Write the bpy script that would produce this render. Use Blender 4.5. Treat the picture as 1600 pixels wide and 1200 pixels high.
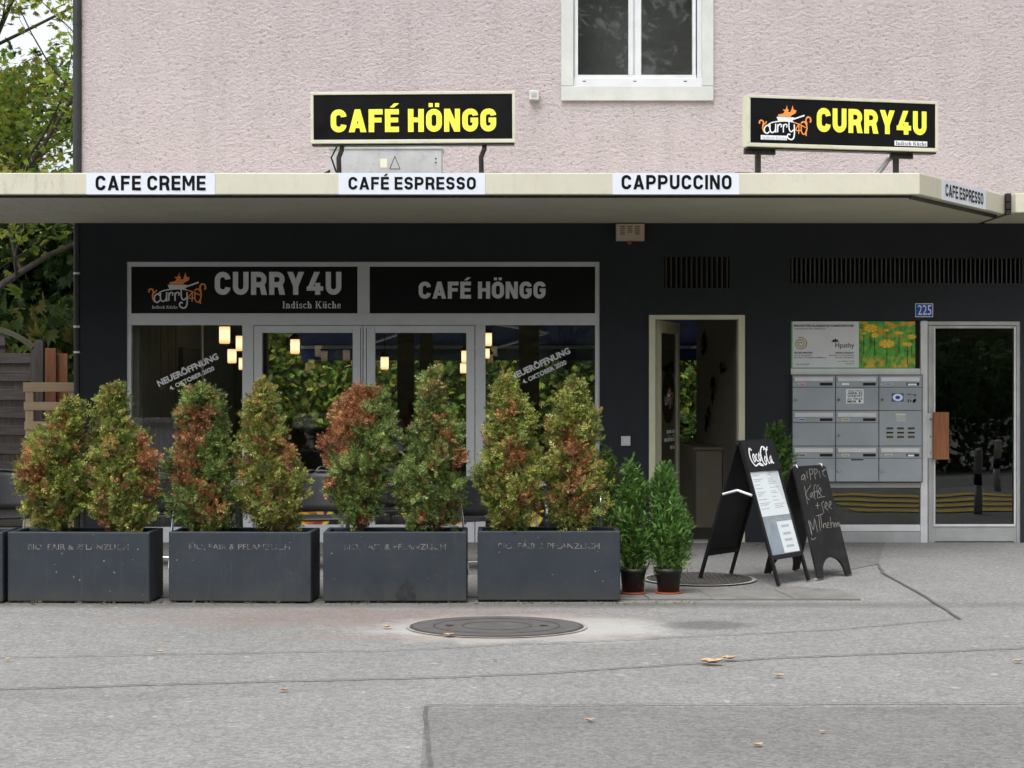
import bpy, math, random
import numpy as np
from mathutils import Vector, Matrix
from mathutils.geometry import tessellate_polygon

S = bpy.context.scene
for o in list(bpy.data.objects):
    bpy.data.objects.remove(o)
R = math.radians
CAMY, EYE, FPX = -16.875, 1.55, 2700.0

# ------------------------------------------------------------------ camera
cam = bpy.data.cameras.new("camera")
cam.sensor_width = 36
cam.lens = 36 * FPX / 1600
cam.clip_end = 600
camo = bpy.data.objects.new("camera", cam)
camo.location = (0, CAMY, EYE)
camo.rotation_euler = (R(90), 0, 0)
S.collection.objects.link(camo)
S.camera = camo
# ------------------------------------------------------------------ sky and sun (overcast day)
SUN_EL, SUN_AZ = 60, 205      # azimuth clockwise from +Y
wd = bpy.data.worlds.new("World")
S.world = wd
wd.use_nodes = True
nt = wd.node_tree
nt.nodes.clear()
sky = nt.nodes.new("ShaderNodeTexSky")
sky.sky_type = 'NISHITA'
sky.sun_disc = False
sky.sun_elevation = R(SUN_EL)
sky.sun_rotation = R(SUN_AZ)
sky.air_density = 1.0
sky.dust_density = 4.0
sky.ozone_density = 1.0
hs = nt.nodes.new("ShaderNodeHueSaturation")
hs.inputs['Saturation'].default_value = 0.16
bg = nt.nodes.new("ShaderNodeBackground")
bg.inputs[1].default_value = 0.15
wo = nt.nodes.new("ShaderNodeOutputWorld")
nt.links.new(sky.outputs[0], hs.inputs['Color'])
nt.links.new(hs.outputs[0], bg.inputs[0])
nt.links.new(bg.outputs[0], wo.inputs[0])
sl = bpy.data.lights.new("sun", 'SUN')
sl.energy = 1.1
sl.angle = R(35)
sl.color = (1.0, 0.97, 0.93)
so = bpy.data.objects.new("sun", sl)
d = Vector((math.sin(R(SUN_AZ)) * math.cos(R(SUN_EL)), math.cos(R(SUN_AZ)) * math.cos(R(SUN_EL)), math.sin(R(SUN_EL))))
so.rotation_euler = d.to_track_quat('Z', 'Y').to_euler()
so.location = (0, -20, 30)
S.collection.objects.link(so)
S.view_settings.view_transform = 'Standard'
S.view_settings.look = 'None'
S.view_settings.exposure = 0.9
S.view_settings.gamma = 1.0
S.view_settings.use_curve_mapping = False
S.cycles.max_bounces = 7
S.cycles.transparent_max_bounces = 16
S.cycles.diffuse_bounces = 4
S.cycles.caustics_reflective = False
S.cycles.caustics_refractive = False

# ------------------------------------------------------------------ helpers
def sc(Y):
    return FPX / (Y - CAMY)
def PX(px, Y=0):
    return (px - 800) / sc(Y)
def PZ(py, Y=0):
    return EYE + (600 - py) / sc(Y)
def G(px, py):
    s = (py - 600) / EYE
    return Vector(((px - 800) / s, FPX / s + CAMY, 0))

def link(o):
    S.collection.objects.link(o)
    return o
def tag(o, label=None, cat=None, group=None, kind=None):
    if label: o['label'] = label
    if cat: o['category'] = cat
    if group: o['group'] = group
    if kind: o['kind'] = kind
    return o
def empty(name, loc=(0, 0, 0), rz=0, label=None, cat=None, group=None):
    o = bpy.data.objects.new(name, None)
    o.location = loc
    o.rotation_euler = (0, 0, rz)
    o.empty_display_size = 0.1
    link(o)
    return tag(o, label, cat, group)
def copy_tree(o, parent=None):
    c = o.copy()
    link(c)
    if parent: c.parent = parent
    for ch in list(o.children):
        copy_tree(ch, c)
    return c

class MB:
    def __init__(s):
        s.v = []; s.f = []; s.sm = []
    def add(s, vs, fs, smooth=False):
        n = len(s.v)
        s.v += [tuple(v) for v in vs]
        s.f += [tuple(i + n for i in f) for f in fs]
        s.sm += [smooth] * len(fs)
        return s
    def box(s, x0, x1, y0, y1, z0, z1):
        if x0 > x1: x0, x1 = x1, x0
        if y0 > y1: y0, y1 = y1, y0
        if z0 > z1: z0, z1 = z1, z0
        v = [(x0, y0, z0), (x1, y0, z0), (x1, y1, z0), (x0, y1, z0), (x0, y0, z1), (x1, y0, z1), (x1, y1, z1), (x0, y1, z1)]
        f = [(0, 3, 2, 1), (4, 5, 6, 7), (0, 1, 5, 4), (1, 2, 6, 5), (2, 3, 7, 6), (3, 0, 4, 7)]
        return s.add(v, f)
    def pbox(s, a, b, c, d_, Y0, Y1):
        """box whose front face (at Y0) covers photo pixels a..c, b..d"""
        return s.box(PX(a, Y0), PX(c, Y0), Y0, Y1, PZ(d_, Y0), PZ(b, Y0))
    def prism(s, poly, z0, z1):
        n = len(poly)
        v = [(p[0], p[1], z0) for p in poly] + [(p[0], p[1], z1) for p in poly]
        f = [(i, (i + 1) % n, n + (i + 1) % n, n + i) for i in range(n)]
        f += [tuple(range(n - 1, -1, -1)), tuple(range(n, 2 * n))]
        return s.add(v, f)
    def yprism(s, poly, y0, y1):
        """poly in xz, extruded along y (front y0)"""
        n = len(poly)
        v = [(p[0], y0, p[1]) for p in poly] + [(p[0], y1, p[1]) for p in poly]
        f = [(i, n + i, n + (i + 1) % n, (i + 1) % n) for i in range(n)]
        f += [tuple(range(n)), tuple(range(2 * n - 1, n - 1, -1))]
        return s.add(v, f)
    def tube(s, pts, r, n=8, cap=True):
        pts = [Vector(p) for p in pts]
        rs = r if isinstance(r, (list, tuple)) else [r] * len(pts)
        rings = []
        ref = None
        for i, p in enumerate(pts):
            t = (pts[min(i + 1, len(pts) - 1)] - pts[max(i - 1, 0)])
            if t.length < 1e-9: t = Vector((0, 0, 1))
            t.normalize()
            if ref is None:
                ref = Vector((1, 0, 0)) if abs(t.x) < .8 else Vector((0, 1, 0))
            a = t.cross(ref)
            if a.length < 1e-4: a = t.cross(Vector((0, 1, .3)))
            a.normalize(); b = t.cross(a)
            ref = b.cross(t) if False else ref
            rings.append([p + (a * math.cos(k * 2 * math.pi / n) + b * math.sin(k * 2 * math.pi / n)) * rs[i] for k in range(n)])
        v = [q for rg in rings for q in rg]
        f = []
        for i in range(len(pts) - 1):
            for k in range(n):
                f.append((i * n + k, i * n + (k + 1) % n, (i + 1) * n + (k + 1) % n, (i + 1) * n + k))
        s.add(v, f, True)
        if cap:
            s.add(rings[0], [tuple(range(n - 1, -1, -1))]); s.add(rings[-1], [tuple(range(n))])
        return s
    def lathe(s, prof, cx=0, cy=0, n=24, smooth=True):
        m = len(prof)
        v = []
        for (r, z) in prof:
            for k in range(n):
                a = 2 * math.pi * k / n
                v.append((cx + r * math.cos(a), cy + r * math.sin(a), z))
        f = []
        for i in range(m - 1):
            for k in range(n):
                f.append((i * n + k, i * n + (k + 1) % n, (i + 1) * n + (k + 1) % n, (i + 1) * n + k))
        s.add(v, f, smooth)
        return s
    def disc(s, cx, cy, z, r, n=24, ry=None):
        ry = ry or r
        v = [(cx + r * math.cos(2 * math.pi * k / n), cy + ry * math.sin(2 * math.pi * k / n), z) for k in range(n)]
        return s.add(v, [tuple(range(n))])
    def build(s, name, m, parent=None, loc=(0, 0, 0), rot=(0, 0, 0), bevel=0, label=None):
        me = bpy.data.meshes.new(name)
        me.from_pydata(s.v, [], s.f)
        me.polygons.foreach_set("use_smooth", s.sm)
        me.materials.append(m)
        me.update()
        o = bpy.data.objects.new(name, me)
        o.location = loc; o.rotation_euler = rot
        link(o)
        if parent: o.parent = parent
        if bevel:
            b = o.modifiers.new("bevel", 'BEVEL')
            b.width = bevel; b.segments = 2; b.limit_method = 'ANGLE'; b.angle_limit = R(40)
        if label: o['label'] = label
        return o

# ------------------------------------------------------------------ materials
def rgb(r, g, b):
    return tuple(((c / 255) / 12.92 if c / 255 < .04045 else ((c / 255 + .055) / 1.055) ** 2.4) for c in (r, g, b)) + (1,)
class NT:
    def __init__(s, name):
        s.m = bpy.data.materials.new(name); s.m.use_nodes = True
        s.t = s.m.node_tree; s.t.nodes.clear()
        s.out = s.n("ShaderNodeOutputMaterial")
        s.geo = s.n("ShaderNodeNewGeometry")
    def n(s, ty, **kw):
        x = s.t.nodes.new(ty)
        for k, v in kw.items():
            if k.startswith('i_'):
                key = k[2:]
                x.inputs[int(key) if key.isdigit() else key.replace('_', ' ')].default_value = v
            else: setattr(x, k, v)
        return x
    def l(s, a, b): s.t.links.new(a, b)
    def pos(s, scale=(1, 1, 1)):
        mp = s.n("ShaderNodeMapping"); mp.inputs['Scale'].default_value = scale
        s.l(s.geo.outputs['Position'], mp.inputs[0]); return mp.outputs[0]
    def noise(s, scale, detail=3, rough=.5, vec=None, lo=None, hi=None):
        x = s.n("ShaderNodeTexNoise"); x.inputs['Scale'].default_value = scale
        x.inputs['Detail'].default_value = detail; x.inputs['Roughness'].default_value = rough
        s.l(vec if vec else s.geo.outputs['Position'], x.inputs['Vector'])
        o = x.outputs['Fac']
        if lo is not None:
            o = s.ramp(o, lo, hi)
        return o
    def ramp(s, o, lo, hi):
        r = s.n("ShaderNodeMapRange"); r.inputs[1].default_value = lo; r.inputs[2].default_value = hi
        s.l(o, r.inputs[0]); return r.outputs[0]
    def mix(s, f, a, b, mode='MIX'):
        x = s.n("ShaderNodeMix", data_type='RGBA', blend_type=mode)
        for sock, v in ((x.inputs[0], f), (x.inputs[6], a), (x.inputs[7], b)):
            if hasattr(v, 'is_output'): s.l(v, sock)
            elif isinstance(v, (int, float)): sock.default_value = v
            else: sock.default_value = tuple(v)[:3] + (1,)
        return x.outputs[2]
    def math(s, op, a, b=0.0):
        x = s.n("ShaderNodeMath", operation=op)
        for i, v in enumerate((a, b)):
            if hasattr(v, 'is_output'): s.l(v, x.inputs[i])
            else: x.inputs[i].default_value = v
        return x.outputs[0]
    def bump(s, h, strength, dist):
        b = s.n("ShaderNodeBump"); b.inputs['Strength'].default_value = strength
        b.inputs['Distance'].default_value = dist
        s.l(h, b.inputs['Height']); return b.outputs[0]
    def principled(s, col, rough=.6, metal=0, normal=None, spec=.5):
        p = s.n("ShaderNodeBsdfPrincipled")
        if hasattr(col, 'is_output'): s.l(col, p.inputs['Base Color'])
        else: p.inputs['Base Color'].default_value = tuple(col)[:3] + (1,)
        if hasattr(rough, 'is_output'): s.l(rough, p.inputs['Roughness'])
        else: p.inputs['Roughness'].default_value = rough
        p.inputs['Metallic'].default_value = metal
        p.inputs['Specular IOR Level'].default_value = spec
        if normal is not None: s.l(normal, p.inputs['Normal'])
        s.l(p.outputs[0], s.out.inputs[0]); return p

def simple(name, col, rough=.55, metal=0, var=.12, scale=6, bump=.1, bscale=60, spec=.5, dirt=None):
    t = NT(name)
    n1 = t.noise(scale, 4, .6, lo=.3, hi=.7)
    c2 = tuple(c * (1 - var) for c in col[:3]); c1 = tuple(min(1, c * (1 + var * .6)) for c in col[:3])
    c = t.mix(n1, c2, c1)
    if dirt:
        f = t.noise(dirt[1], 6, .7, lo=.52, hi=.72)
        f = t.math('MULTIPLY', f, dirt[2])
        c = t.mix(f, c, dirt[0])
    nb = t.noise(bscale, 3, .6)
    rr = t.math('ADD', t.math('MULTIPLY', n1, .12), rough - .06)
    t.principled(c, rr, metal, t.bump(nb, bump, .002) if bump else None, spec)
    return t.m

M = {}
M['white'] = simple('white_pvc', (.60, .615, .64), .35, var=.06, bump=.03)
M['alu'] = simple('aluminium', (.50, .51, .52), .38, .55, var=.1, bump=.03)
M['alu_box'] = simple('powdered_aluminium', (.36, .40, .44), .4, .35, var=.10, scale=2.5, bump=.04)
M['alu_light'] = simple('light_aluminium', (.72, .74, .76), .35, .3, var=.08)
M['steel'] = simple('polished_steel', (.75, .75, .76), .16, 1, var=.05, bump=.02)
M['black'] = simple('black_plastic', (.008, .008, .009), .42, var=.2, bump=.05, spec=.25)
M['dark'] = simple('dark_gap', (.006, .006, .006), .8, bump=0)
M['cream_frame'] = simple('cream_frame', (.62, .60, .44), .45, var=.07)
M['sign_cream'] = simple('sign_housing_cream', (.60, .59, .47), .45, var=.06, scale=3, dirt=((.35, .32, .22), 9, .35))
M['sign_black'] = simple('sign_black', (.006, .006, .007), .35, var=.2, bump=.02, spec=.15)
M['yellow'] = simple('vinyl_yellow', (.88, .86, .07), .5, var=.03, bump=0)
M['offwhite'] = simple('vinyl_white', (.78, .80, .84), .5, var=.03, bump=0)
M['greyvinyl'] = simple('vinyl_pale_grey', (.72, .73, .76), .5, var=.04, bump=0)
M['orange'] = simple('vinyl_orange', (.85, .30, .06), .5, var=.1, bump=0, scale=30)
M['ink'] = simple('vinyl_black', (.006, .006, .007), .6, var=.1, bump=0, spec=.08)
M['bannerw'] = simple('banner_white', (.64, .68, .76), .5, var=.03, bump=.02)
M['bracket'] = simple('black_bracket_metal', (.03, .028, .025), .5, .4, var=.5, scale=20, dirt=((.20, .14, .09), 30, .5))
M['cablebox'] = simple('grey_sheet_metal', (.42, .43, .46), .45, .3, var=.1, dirt=((.25, .22, .2), 14, .5))
M['planter'] = simple('anthracite_fibre_cement', (.020, .027, .036), .55, var=.10, scale=3, bump=.12, bscale=45, dirt=((.048, .052, .05), 5, .5))
def planter_mat():
    t = NT('anthracite_fibre_cement')
    n = t.noise(3, 4, .6, None, .3, .7)
    c = t.mix(n, (.018, .0245, .033), (.024, .031, .041))
    c = t.mix(t.math('MULTIPLY', t.noise(5, 6, .7, None, .52, .72), .4), c, (.045, .050, .050))
    sx = t.n("ShaderNodeSeparateXYZ"); t.l(t.geo.outputs['Position'], sx.inputs[0])
    z = t.math('ADD', sx.outputs[2], t.math('MULTIPLY', t.noise(7, 5, .7), .22))
    c = t.mix(t.math('MULTIPLY', t.ramp(z, .26, .10), .6), c, (.050, .046, .038))
    drip = t.noise(2.2, 5, .75, t.pos((9, 9, .8)), .56, .74)
    c = t.mix(t.math('MULTIPLY', drip, .30), c, (.060, .066, .070))
    c = t.mix(t.noise(38, 2, .5, None, .745, .77), c, (.25, .25, .24))
    t.principled(c, t.math('ADD', .5, t.math('MULTIPLY', n, .2)), 0, t.bump(t.noise(45, 3, .6), .15, .002), .4)
    return t.m
M['planter'] = planter_mat()
M['soil'] = simple('potting_soil', (.03, .022, .015), .95, var=.5, scale=30, bump=1, bscale=50)
M['pot'] = simple('black_plant_pot', (.014, .014, .015), .5, var=.3, bump=.05)
M['terracotta'] = simple('terracotta_saucer', (.50, .13, .06), .6, var=.15)
M['chalkboard'] = simple('chalkboard_black', (.012, .012, .013), .62, var=.3, scale=5, spec=.25, dirt=((.05, .05, .052), 7, .45))
M['chalk'] = simple('chalk', (.36, .34, .31), .9, var=.3, scale=40, bump=0)
M['paper'] = simple('white_paper', (.80, .84, .88), .6, var=.03, bump=.02)
M['papertext'] = simple('pale_print', (.45, .47, .55), .6, var=.1, bump=0)
M['blueprint'] = simple('poster_blue_grey', (.20, .25, .31), .4, var=.35, scale=9, bump=0)
M['pane_backing'] = simple('grey_pane_backing', (.36, .36, .36), .9, var=.25, scale=2)
M['slatgrey'] = simple('dull_grille_slats', (.09, .095, .10), .5, var=.3, scale=4)
M['plastergrey'] = simple('interior_plaster', (.20, .19, .17), .8, var=.15, scale=2)
M['hallwall'] = simple('hallway_plaster', (.34, .30, .24), .8, var=.12, scale=2)
M['roomdark'] = simple('dark_interior', (.045, .042, .040), .7, var=.2, scale=2)
M['floorin'] = simple('dark_floor_tiles', (.06, .055, .05), .4, var=.3, scale=3)
M['brownpost'] = simple('brown_wood_post', (.10, .05, .03), .6, var=.3, scale=8)
M['awning'] = simple('blue_awning_cloth', (.012, .025, .16), .8, var=.2, scale=3)
M['wicker_frame'] = simple('dark_wicker_tube', (.018, .018, .020), .5, var=.3, bump=.4, bscale=200)
M['enamel'] = simple('blue_enamel', (.015, .10, .50), .25, var=.05, bump=0)
M['beige'] = simple('beige_speaker_box', (.52, .43, .32), .5, var=.08)
M['greenprint'] = simple('poster_green_edge', (.10, .45, .12), .4, var=.05, bump=0)
M['posterw'] = simple('poster_pale_grey', (.68, .70, .73), .4, var=.04, bump=0)
M['flame'] = simple('flower_orange', (.85, .38, .03), .5, var=.5, scale=60, bump=0)
M['floweryellow'] = simple('flower_yellow', (.85, .62, .04), .5, var=.3, scale=80, bump=0)
M['gold'] = simple('gold_print', (.45, .33, .08), .5, var=.3, bump=0)
M['galv'] = simple('zinc_downpipe', (.035, .038, .040), .45, .4, var=.2, scale=5)
M['bluesticker'] = simple('blue_sticker', (.02, .09, .35), .4, var=.1, bump=0)
M['redprint'] = simple('red_print', (.55, .08, .06), .4, var=.2, bump=0)
M['stone_surround'] = simple('pale_stone_surround', (.50, .515, .50), .75, var=.10, scale=4, bump=.3, bscale=150, dirt=((.40, .39, .36), 10, .5))
M['leafdry'] = simple('dry_leaf', (.42, .29, .17), .7, var=.45, scale=35, bump=.3)
M['bark'] = simple('bark', (.075, .06, .05), .9, var=.45, scale=12, bump=1, bscale=40)
M['twig'] = simple('thuja_twig', (.10, .065, .045), .9, var=.4, scale=30, bump=.5)
M['stripe'] = simple('yellow_road_paint', (.55, .40, .04), .6, var=.15, scale=8)
M['bollard'] = simple('grey_bollard_paint', (.40, .41, .41), .45, var=.1)
M['grime'] = simple('joint_rubber', (.012, .011, .010), .7, var=.4)

def wood(name, col, dark, scale=1.0, axis='z', rough=.75):
    t = NT(name)
    st = {'z': (14, 14, .9), 'x': (.9, 14, 14)}[axis]
    n = t.noise(3.2 * scale, 5, .65, t.pos(st), .3, .72)
    n2 = t.noise(1.3, 3, .5, None, .3, .7)
    c = t.mix(n, col, dark)
    c = t.mix(t.math('MULTIPLY', n2, .45), c, tuple(x * .6 for x in dark))
    t.principled(c, rough, 0, t.bump(n, .35, .003))
    return t.m
M['oldwood_v'] = wood('weathered_wood_vertical', (.14, .125, .115), (.05, .043, .04))
M['oldwood_h'] = wood('weathered_wood', (.16, .14, .13), (.060, .050, .045), axis='x')
M['orangewood'] = wood('larch_board', (.34, .14, .06), (.16, .06, .03))
M['palletwood_h'] = wood('pale_pallet_wood', (.70, .54, .36), (.56, .40, .25), axis='x')
M['palletwood_v'] = wood('pale_pallet_wood_vertical', (.70, .54, .36), (.56, .40, .25))
M['handlewood'] = wood('oak_handle', (.33, .13, .055), (.19, .07, .03), 1.6)
M['greenwood'] = wood('mossy_rail', (.12, .12, .07), (.06, .06, .035), axis='x')
M['barnwood'] = wood('mixed_barn_planks', (.17, .13, .10), (.05, .05, .06))

# stucco
def stucco():
    t = NT('pink_roughcast_stucco')
    # slightly slanting trowel direction
    mp = t.n("ShaderNodeMapping"); mp.inputs['Rotation'].default_value = (0, R(12), 0); mp.inputs['Scale'].default_value = (1, 1, 1.3)
    t.l(t.geo.outputs['Position'], mp.inputs[0]); v = mp.outputs[0]
    a = t.noise(22, 7, .72, v)
    b = t.noise(48, 3, .7, v)
    c_ = t.noise(4, 3, .6)
    h = t.math('ADD', t.math('MULTIPLY', a, 1.0), t.math('MULTIPLY', b, .25))
    h = t.math('ADD', h, t.math('MULTIPLY', c_, .10))
    base = t.mix(t.noise(.5, 4, .6, None, .3, .7), (.635, .555, .575), (.69, .61, .63))
    base = t.mix(t.noise(2.2, 4, .6, None, .45, .8), base, (.60, .535, .545))
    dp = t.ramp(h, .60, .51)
    base = t.mix(t.math('MULTIPLY', dp, .55), base, (.17, .145, .15))  # hollows of the relief painted darker, their shade put into the colour
    stk = t.noise(1.6, 5, .7, t.pos((3.5, 1, .22)), .52, .75)
    base = t.mix(t.math('MULTIPLY', stk, .35), base, (.46, .41, .42))
    sp = t.noise(30, 2, .5, None, .745, .765)
    base = t.mix(t.math('MULTIPLY', sp, .8), base, (.07, .05, .045))
    t.principled(base, .92, 0, t.bump(h, 1.0, .065), .2)
    return t.m
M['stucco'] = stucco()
def darkwall():
    t = NT('anthracite_painted_render')
    n = t.noise(1.1, 4, .6, None, .3, .7)
    c = t.mix(n, (.0185, .0225, .027), (.0235, .0285, .034))
    s2 = t.noise(9, 6, .7, None, .60, .78)
    c = t.mix(t.math('MULTIPLY', s2, .35), c, (.04, .044, .05))
    h = t.noise(90, 4, .65)
    t.principled(c, .8, 0, t.bump(h, .5, .006), .3)
    return t.m
M['darkwall'] = darkwall()
def canopy_mat():
    t = NT('cream_painted_concrete')
    n = t.noise(1.3, 5, .6, None, .3, .7)
    c = t.mix(n, (.51, .50, .40), (.57, .56, .46))
    st = t.noise(3.0, 6, .8, t.pos((5, 1, 1.2)), .52, .70)
    sx = t.n("ShaderNodeSeparateXYZ"); t.l(t.geo.outputs['Position'], sx.inputs[0])
    left = t.ramp(sx.outputs[0], -2.0, -4.0)
    st = t.math('MULTIPLY', st, t.math('ADD', .15, t.math('MULTIPLY', left, .35)))
    c = t.mix(st, c, (.20, .19, .15))
    c = t.mix(t.math('MULTIPLY', t.noise(40, 3, .6, None, .62, .72), .35), c, (.4, .37, .28))
    t.principled(c, .7, 0, t.bump(t.noise(25, 5, .6), .35, .004), .3)
    return t.m
M['canopy'] = canopy_mat()
def asphalt(name, dark=1.0, stains=False):
    t = NT(name)
    fine = t.noise(120, 3, .8)
    vor = t.n("ShaderNodeTexVoronoi"); vor.inputs['Scale'].default_value = 55
    t.l(t.geo.outputs['Position'], vor.inputs['Vector'])
    cell = t.n("ShaderNodeSeparateColor"); t.l(vor.outputs['Color'], cell.inputs[0])
    mid = t.noise(1.4, 5, .65, None, .3, .7)
    big = t.noise(.35, 4, .6, None, .3, .7)
    base = t.mix(mid, (.168 * dark, .167 * dark, .164 * dark), (.203 * dark, .202 * dark, .199 * dark))
    base = t.mix(t.math('MULTIPLY', big, .4), base, (.222 * dark, .221 * dark, .218 * dark))
    sp = t.ramp(cell.outputs[0], .0, 1.0)
    g = t.mix(sp, (.76, .76, .76), (1.27, 1.26, 1.25))
    base = t.mix(1.0, base, g, 'MULTIPLY')
    g2 = t.mix(t.ramp(fine, .3, .7), (.72, .72, .72), (1.28, 1.28, 1.28))
    base = t.mix(1.0, base, g2, 'MULTIPLY')
    if stains:
        def ell(cx, cy, rx, ry, soft, amp=.6, ns=3.0):
            mp = t.n("ShaderNodeMapping"); mp.vector_type = 'POINT'
            mp.inputs['Location'].default_value = (-cx / rx, -cy / ry, 0)
            mp.inputs['Scale'].default_value = (1 / rx, 1 / ry, 0)
            t.l(t.geo.outputs['Position'], mp.inputs[0])
            ln = t.n("ShaderNodeVectorMath", operation='LENGTH'); t.l(mp.outputs[0], ln.inputs[0])
            nn = t.math('MULTIPLY', t.math('SUBTRACT', t.noise(ns, 6, .7), .5), amp)
            return t.ramp(t.math('ADD', ln.outputs['Value'], nn), 1.0 + soft, 1.0 - soft)
        c0 = G(776, 980)
        base = t.mix(t.math('MULTIPLY', ell(c0.x + .12, c0.y - .05, .92, .60, .20, 1.3), .62), base, (.42, .415, .395))
        base = t.mix(t.math('MULTIPLY', ell(-.9, c0.y + .45, 1.4, .45, .5, 1.3), .42), base, (.19, .125, .10))
        base = t.mix(t.math('MULTIPLY', ell(-.2, c0.y - .45, 1.0, .16, .5, 1.3), .35), base, (.22, .15, .12))
        c1 = G(1108, 977)
        base = t.mix(t.math('MULTIPLY', ell(c1.x, c1.y, .27, .2, .25, .7, 6), .55), base, (.06, .06, .058))
        base = t.mix(t.math('MULTIPLY', ell(-1.2, -4.75, 4.5, .16, .5, .9, 5), .65), base, (.075, .072, .065))  # darker band along the front foot of the planter row
        oil = t.noise(4.5, 3, .5, None, .70, .76)
        base = t.mix(t.math('MULTIPLY', oil, .4), base, (.07, .07, .068))
        tyre = t.noise(.9, 5, .7, t.pos((.35, 2.2, 1)), .55, .75)
        base = t.mix(t.math('MULTIPLY', tyre, .30), base, (.13, .128, .122))
        pale = t.noise(.8, 6, .75, t.pos((.6, 1.5, 1)), .56, .72)
        base = t.mix(t.math('MULTIPLY', pale, .22), base, (.31, .305, .295))
        gum = t.noise(13, 1, .4, None, .74, .76)
        base = t.mix(t.math('MULTIPLY', gum, .6), base, (.4, .4, .38))
    h = t.math('ADD', t.math('MULTIPLY', fine, .5), t.math('MULTIPLY', vor.outputs['Distance'], .8))
    t.principled(base, .88, 0, t.bump(h, .5, .004), .3)
    return t.m
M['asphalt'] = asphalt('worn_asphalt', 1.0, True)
M['patch'] = asphalt('newer_asphalt_patch', .78)
M['pavedark'] = asphalt('terrace_asphalt', .78)
M['seam'] = simple('asphalt_seam_filler', (.105, .102, .098), .8, var=.4, scale=12)
M['crack'] = M['seam']
M['kerbstone'] = simple('concrete_slab', (.165, .160, .150), .85, var=.25, scale=5, bump=.5, bscale=80, dirt=((.08, .075, .065), 6, .7))
M['ringstone'] = simple('pale_concrete_ring', (.30, .29, .27), .85, var=.25, scale=9, bump=.5, bscale=60, dirt=((.16, .12, .10), 8, .6))
M['castiron'] = simple('worn_cast_iron', (.075, .070, .068), .6, .3, var=.25, scale=7, bump=.5, bscale=50, dirt=((.12, .09, .07), 5, .5))
M['castfill'] = simple('manhole_concrete_filling', (.082, .078, .076), .8, var=.25, scale=6, bump=.8, bscale=60)

def glass(name, tint=(.985, .995, .99), gain=1.7, ior=1.5, wav=.0):
    t = NT(name)
    dt = t.n("ShaderNodeVectorMath", operation='DOT_PRODUCT')
    t.l(t.geo.outputs['Normal'], dt.inputs[0]); t.l(t.geo.outputs['Incoming'], dt.inputs[1])
    c1_ = t.math('SUBTRACT', 1.0, t.math('ABSOLUTE', dt.outputs['Value']))
    f = t.math('ADD', .04, t.math('MULTIPLY', t.math('POWER', c1_, 5.0), .96))
    f = t.math('MINIMUM', t.math('MULTIPLY', f, gain), 1.0)
    gl = t.n("ShaderNodeBsdfGlossy"); gl.inputs['Roughness'].default_value = .004
    gl.inputs['Color'].default_value = (1, 1, 1, 1)
    if wav:
        nb = t.bump(t.noise(1.4, 1, .4, t.pos((1, 1, 1))), wav, .02)
        t.l(nb, gl.inputs['Normal'])
    tr = t.n("ShaderNodeBsdfTransparent"); tr.inputs[0].default_value = tint + (1,)
    mx = t.n("ShaderNodeMixShader")
    t.l(f, mx.inputs[0]); t.l(tr.outputs[0], mx.inputs[1]); t.l(gl.outputs[0], mx.inputs[2])
    t.l(mx.outputs[0], t.out.inputs[0])
    return t.m
M['glass'] = glass('window_glass', gain=1.0)
M['glass_up'] = glass('upper_window_glass', (.80, .81, .80), .5)
M['glass_dark'] = glass('tinted_door_glass', (.45, .47, .46), 1.8, wav=.10)
M['glass_rear'] = glass('rear_window_glass', (.97, .99, .97), .9)

def lampmat():
    t = NT('glowing_paper_shade')
    tc = t.n("ShaderNodeTexCoord"); sx = t.n("ShaderNodeSeparateXYZ"); t.l(tc.outputs['Object'], sx.inputs[0])
    g_ = t.math('SUBTRACT', 1.0, t.math('POWER', t.math('ABSOLUTE', t.math('DIVIDE', sx.outputs[2], .105)), 2.5))
    e = t.n("ShaderNodeEmission")
    t.l(t.mix(g_, (1.0, .48, .17), (1.0, .74, .42)), e.inputs[0])
    w = t.noise(60, 2, .5, t.pos((1, 1, .2)), .2, .8)
    t.l(t.math('ADD', t.math('MULTIPLY', w, .12), t.math('ADD', .42, t.math('MULTIPLY', g_, .38))), e.inputs[1])
    t.l(e.outputs[0], t.out.inputs[0]); return t.m
M['lamp'] = lampmat()
def leafmat(name, trans=.25, rough=.6):
    t = NT(name)
    at = t.n("ShaderNodeAttribute", attribute_name='tint')
    p = t.n("ShaderNodeBsdfPrincipled"); p.inputs['Roughness'].default_value = rough
    p.inputs['Specular IOR Level'].default_value = .35
    t.l(at.outputs['Color'], p.inputs['Base Color'])
    tr = t.n("ShaderNodeBsdfTranslucent"); t.l(at.outputs['Color'], tr.inputs[0])
    mx = t.n("ShaderNodeMixShader"); mx.inputs[0].default_value = trans
    t.l(p.outputs[0], mx.inputs[1]); t.l(tr.outputs[0], mx.inputs[2]); t.l(mx.outputs[0], t.out.inputs[0])
    return t.m
M['thuja'] = leafmat('thuja_scale_foliage', .12, .55)
M['leaf'] = leafmat('broad_leaves', .5, .5)
def weave():
    t = NT('black_wicker_weave')
    ck = t.n("ShaderNodeTexChecker"); ck.inputs['Scale'].default_value = 90
    t.l(t.pos((1, 1, 1)), ck.inputs[0])
    c = t.mix(ck.outputs['Fac'], (.008, .008, .010), (.022, .023, .026))
    t.principled(c, .5, 0, t.bump(ck.outputs['Fac'], .6, .004))
    return t.m
M['weave'] = weave()

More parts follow.
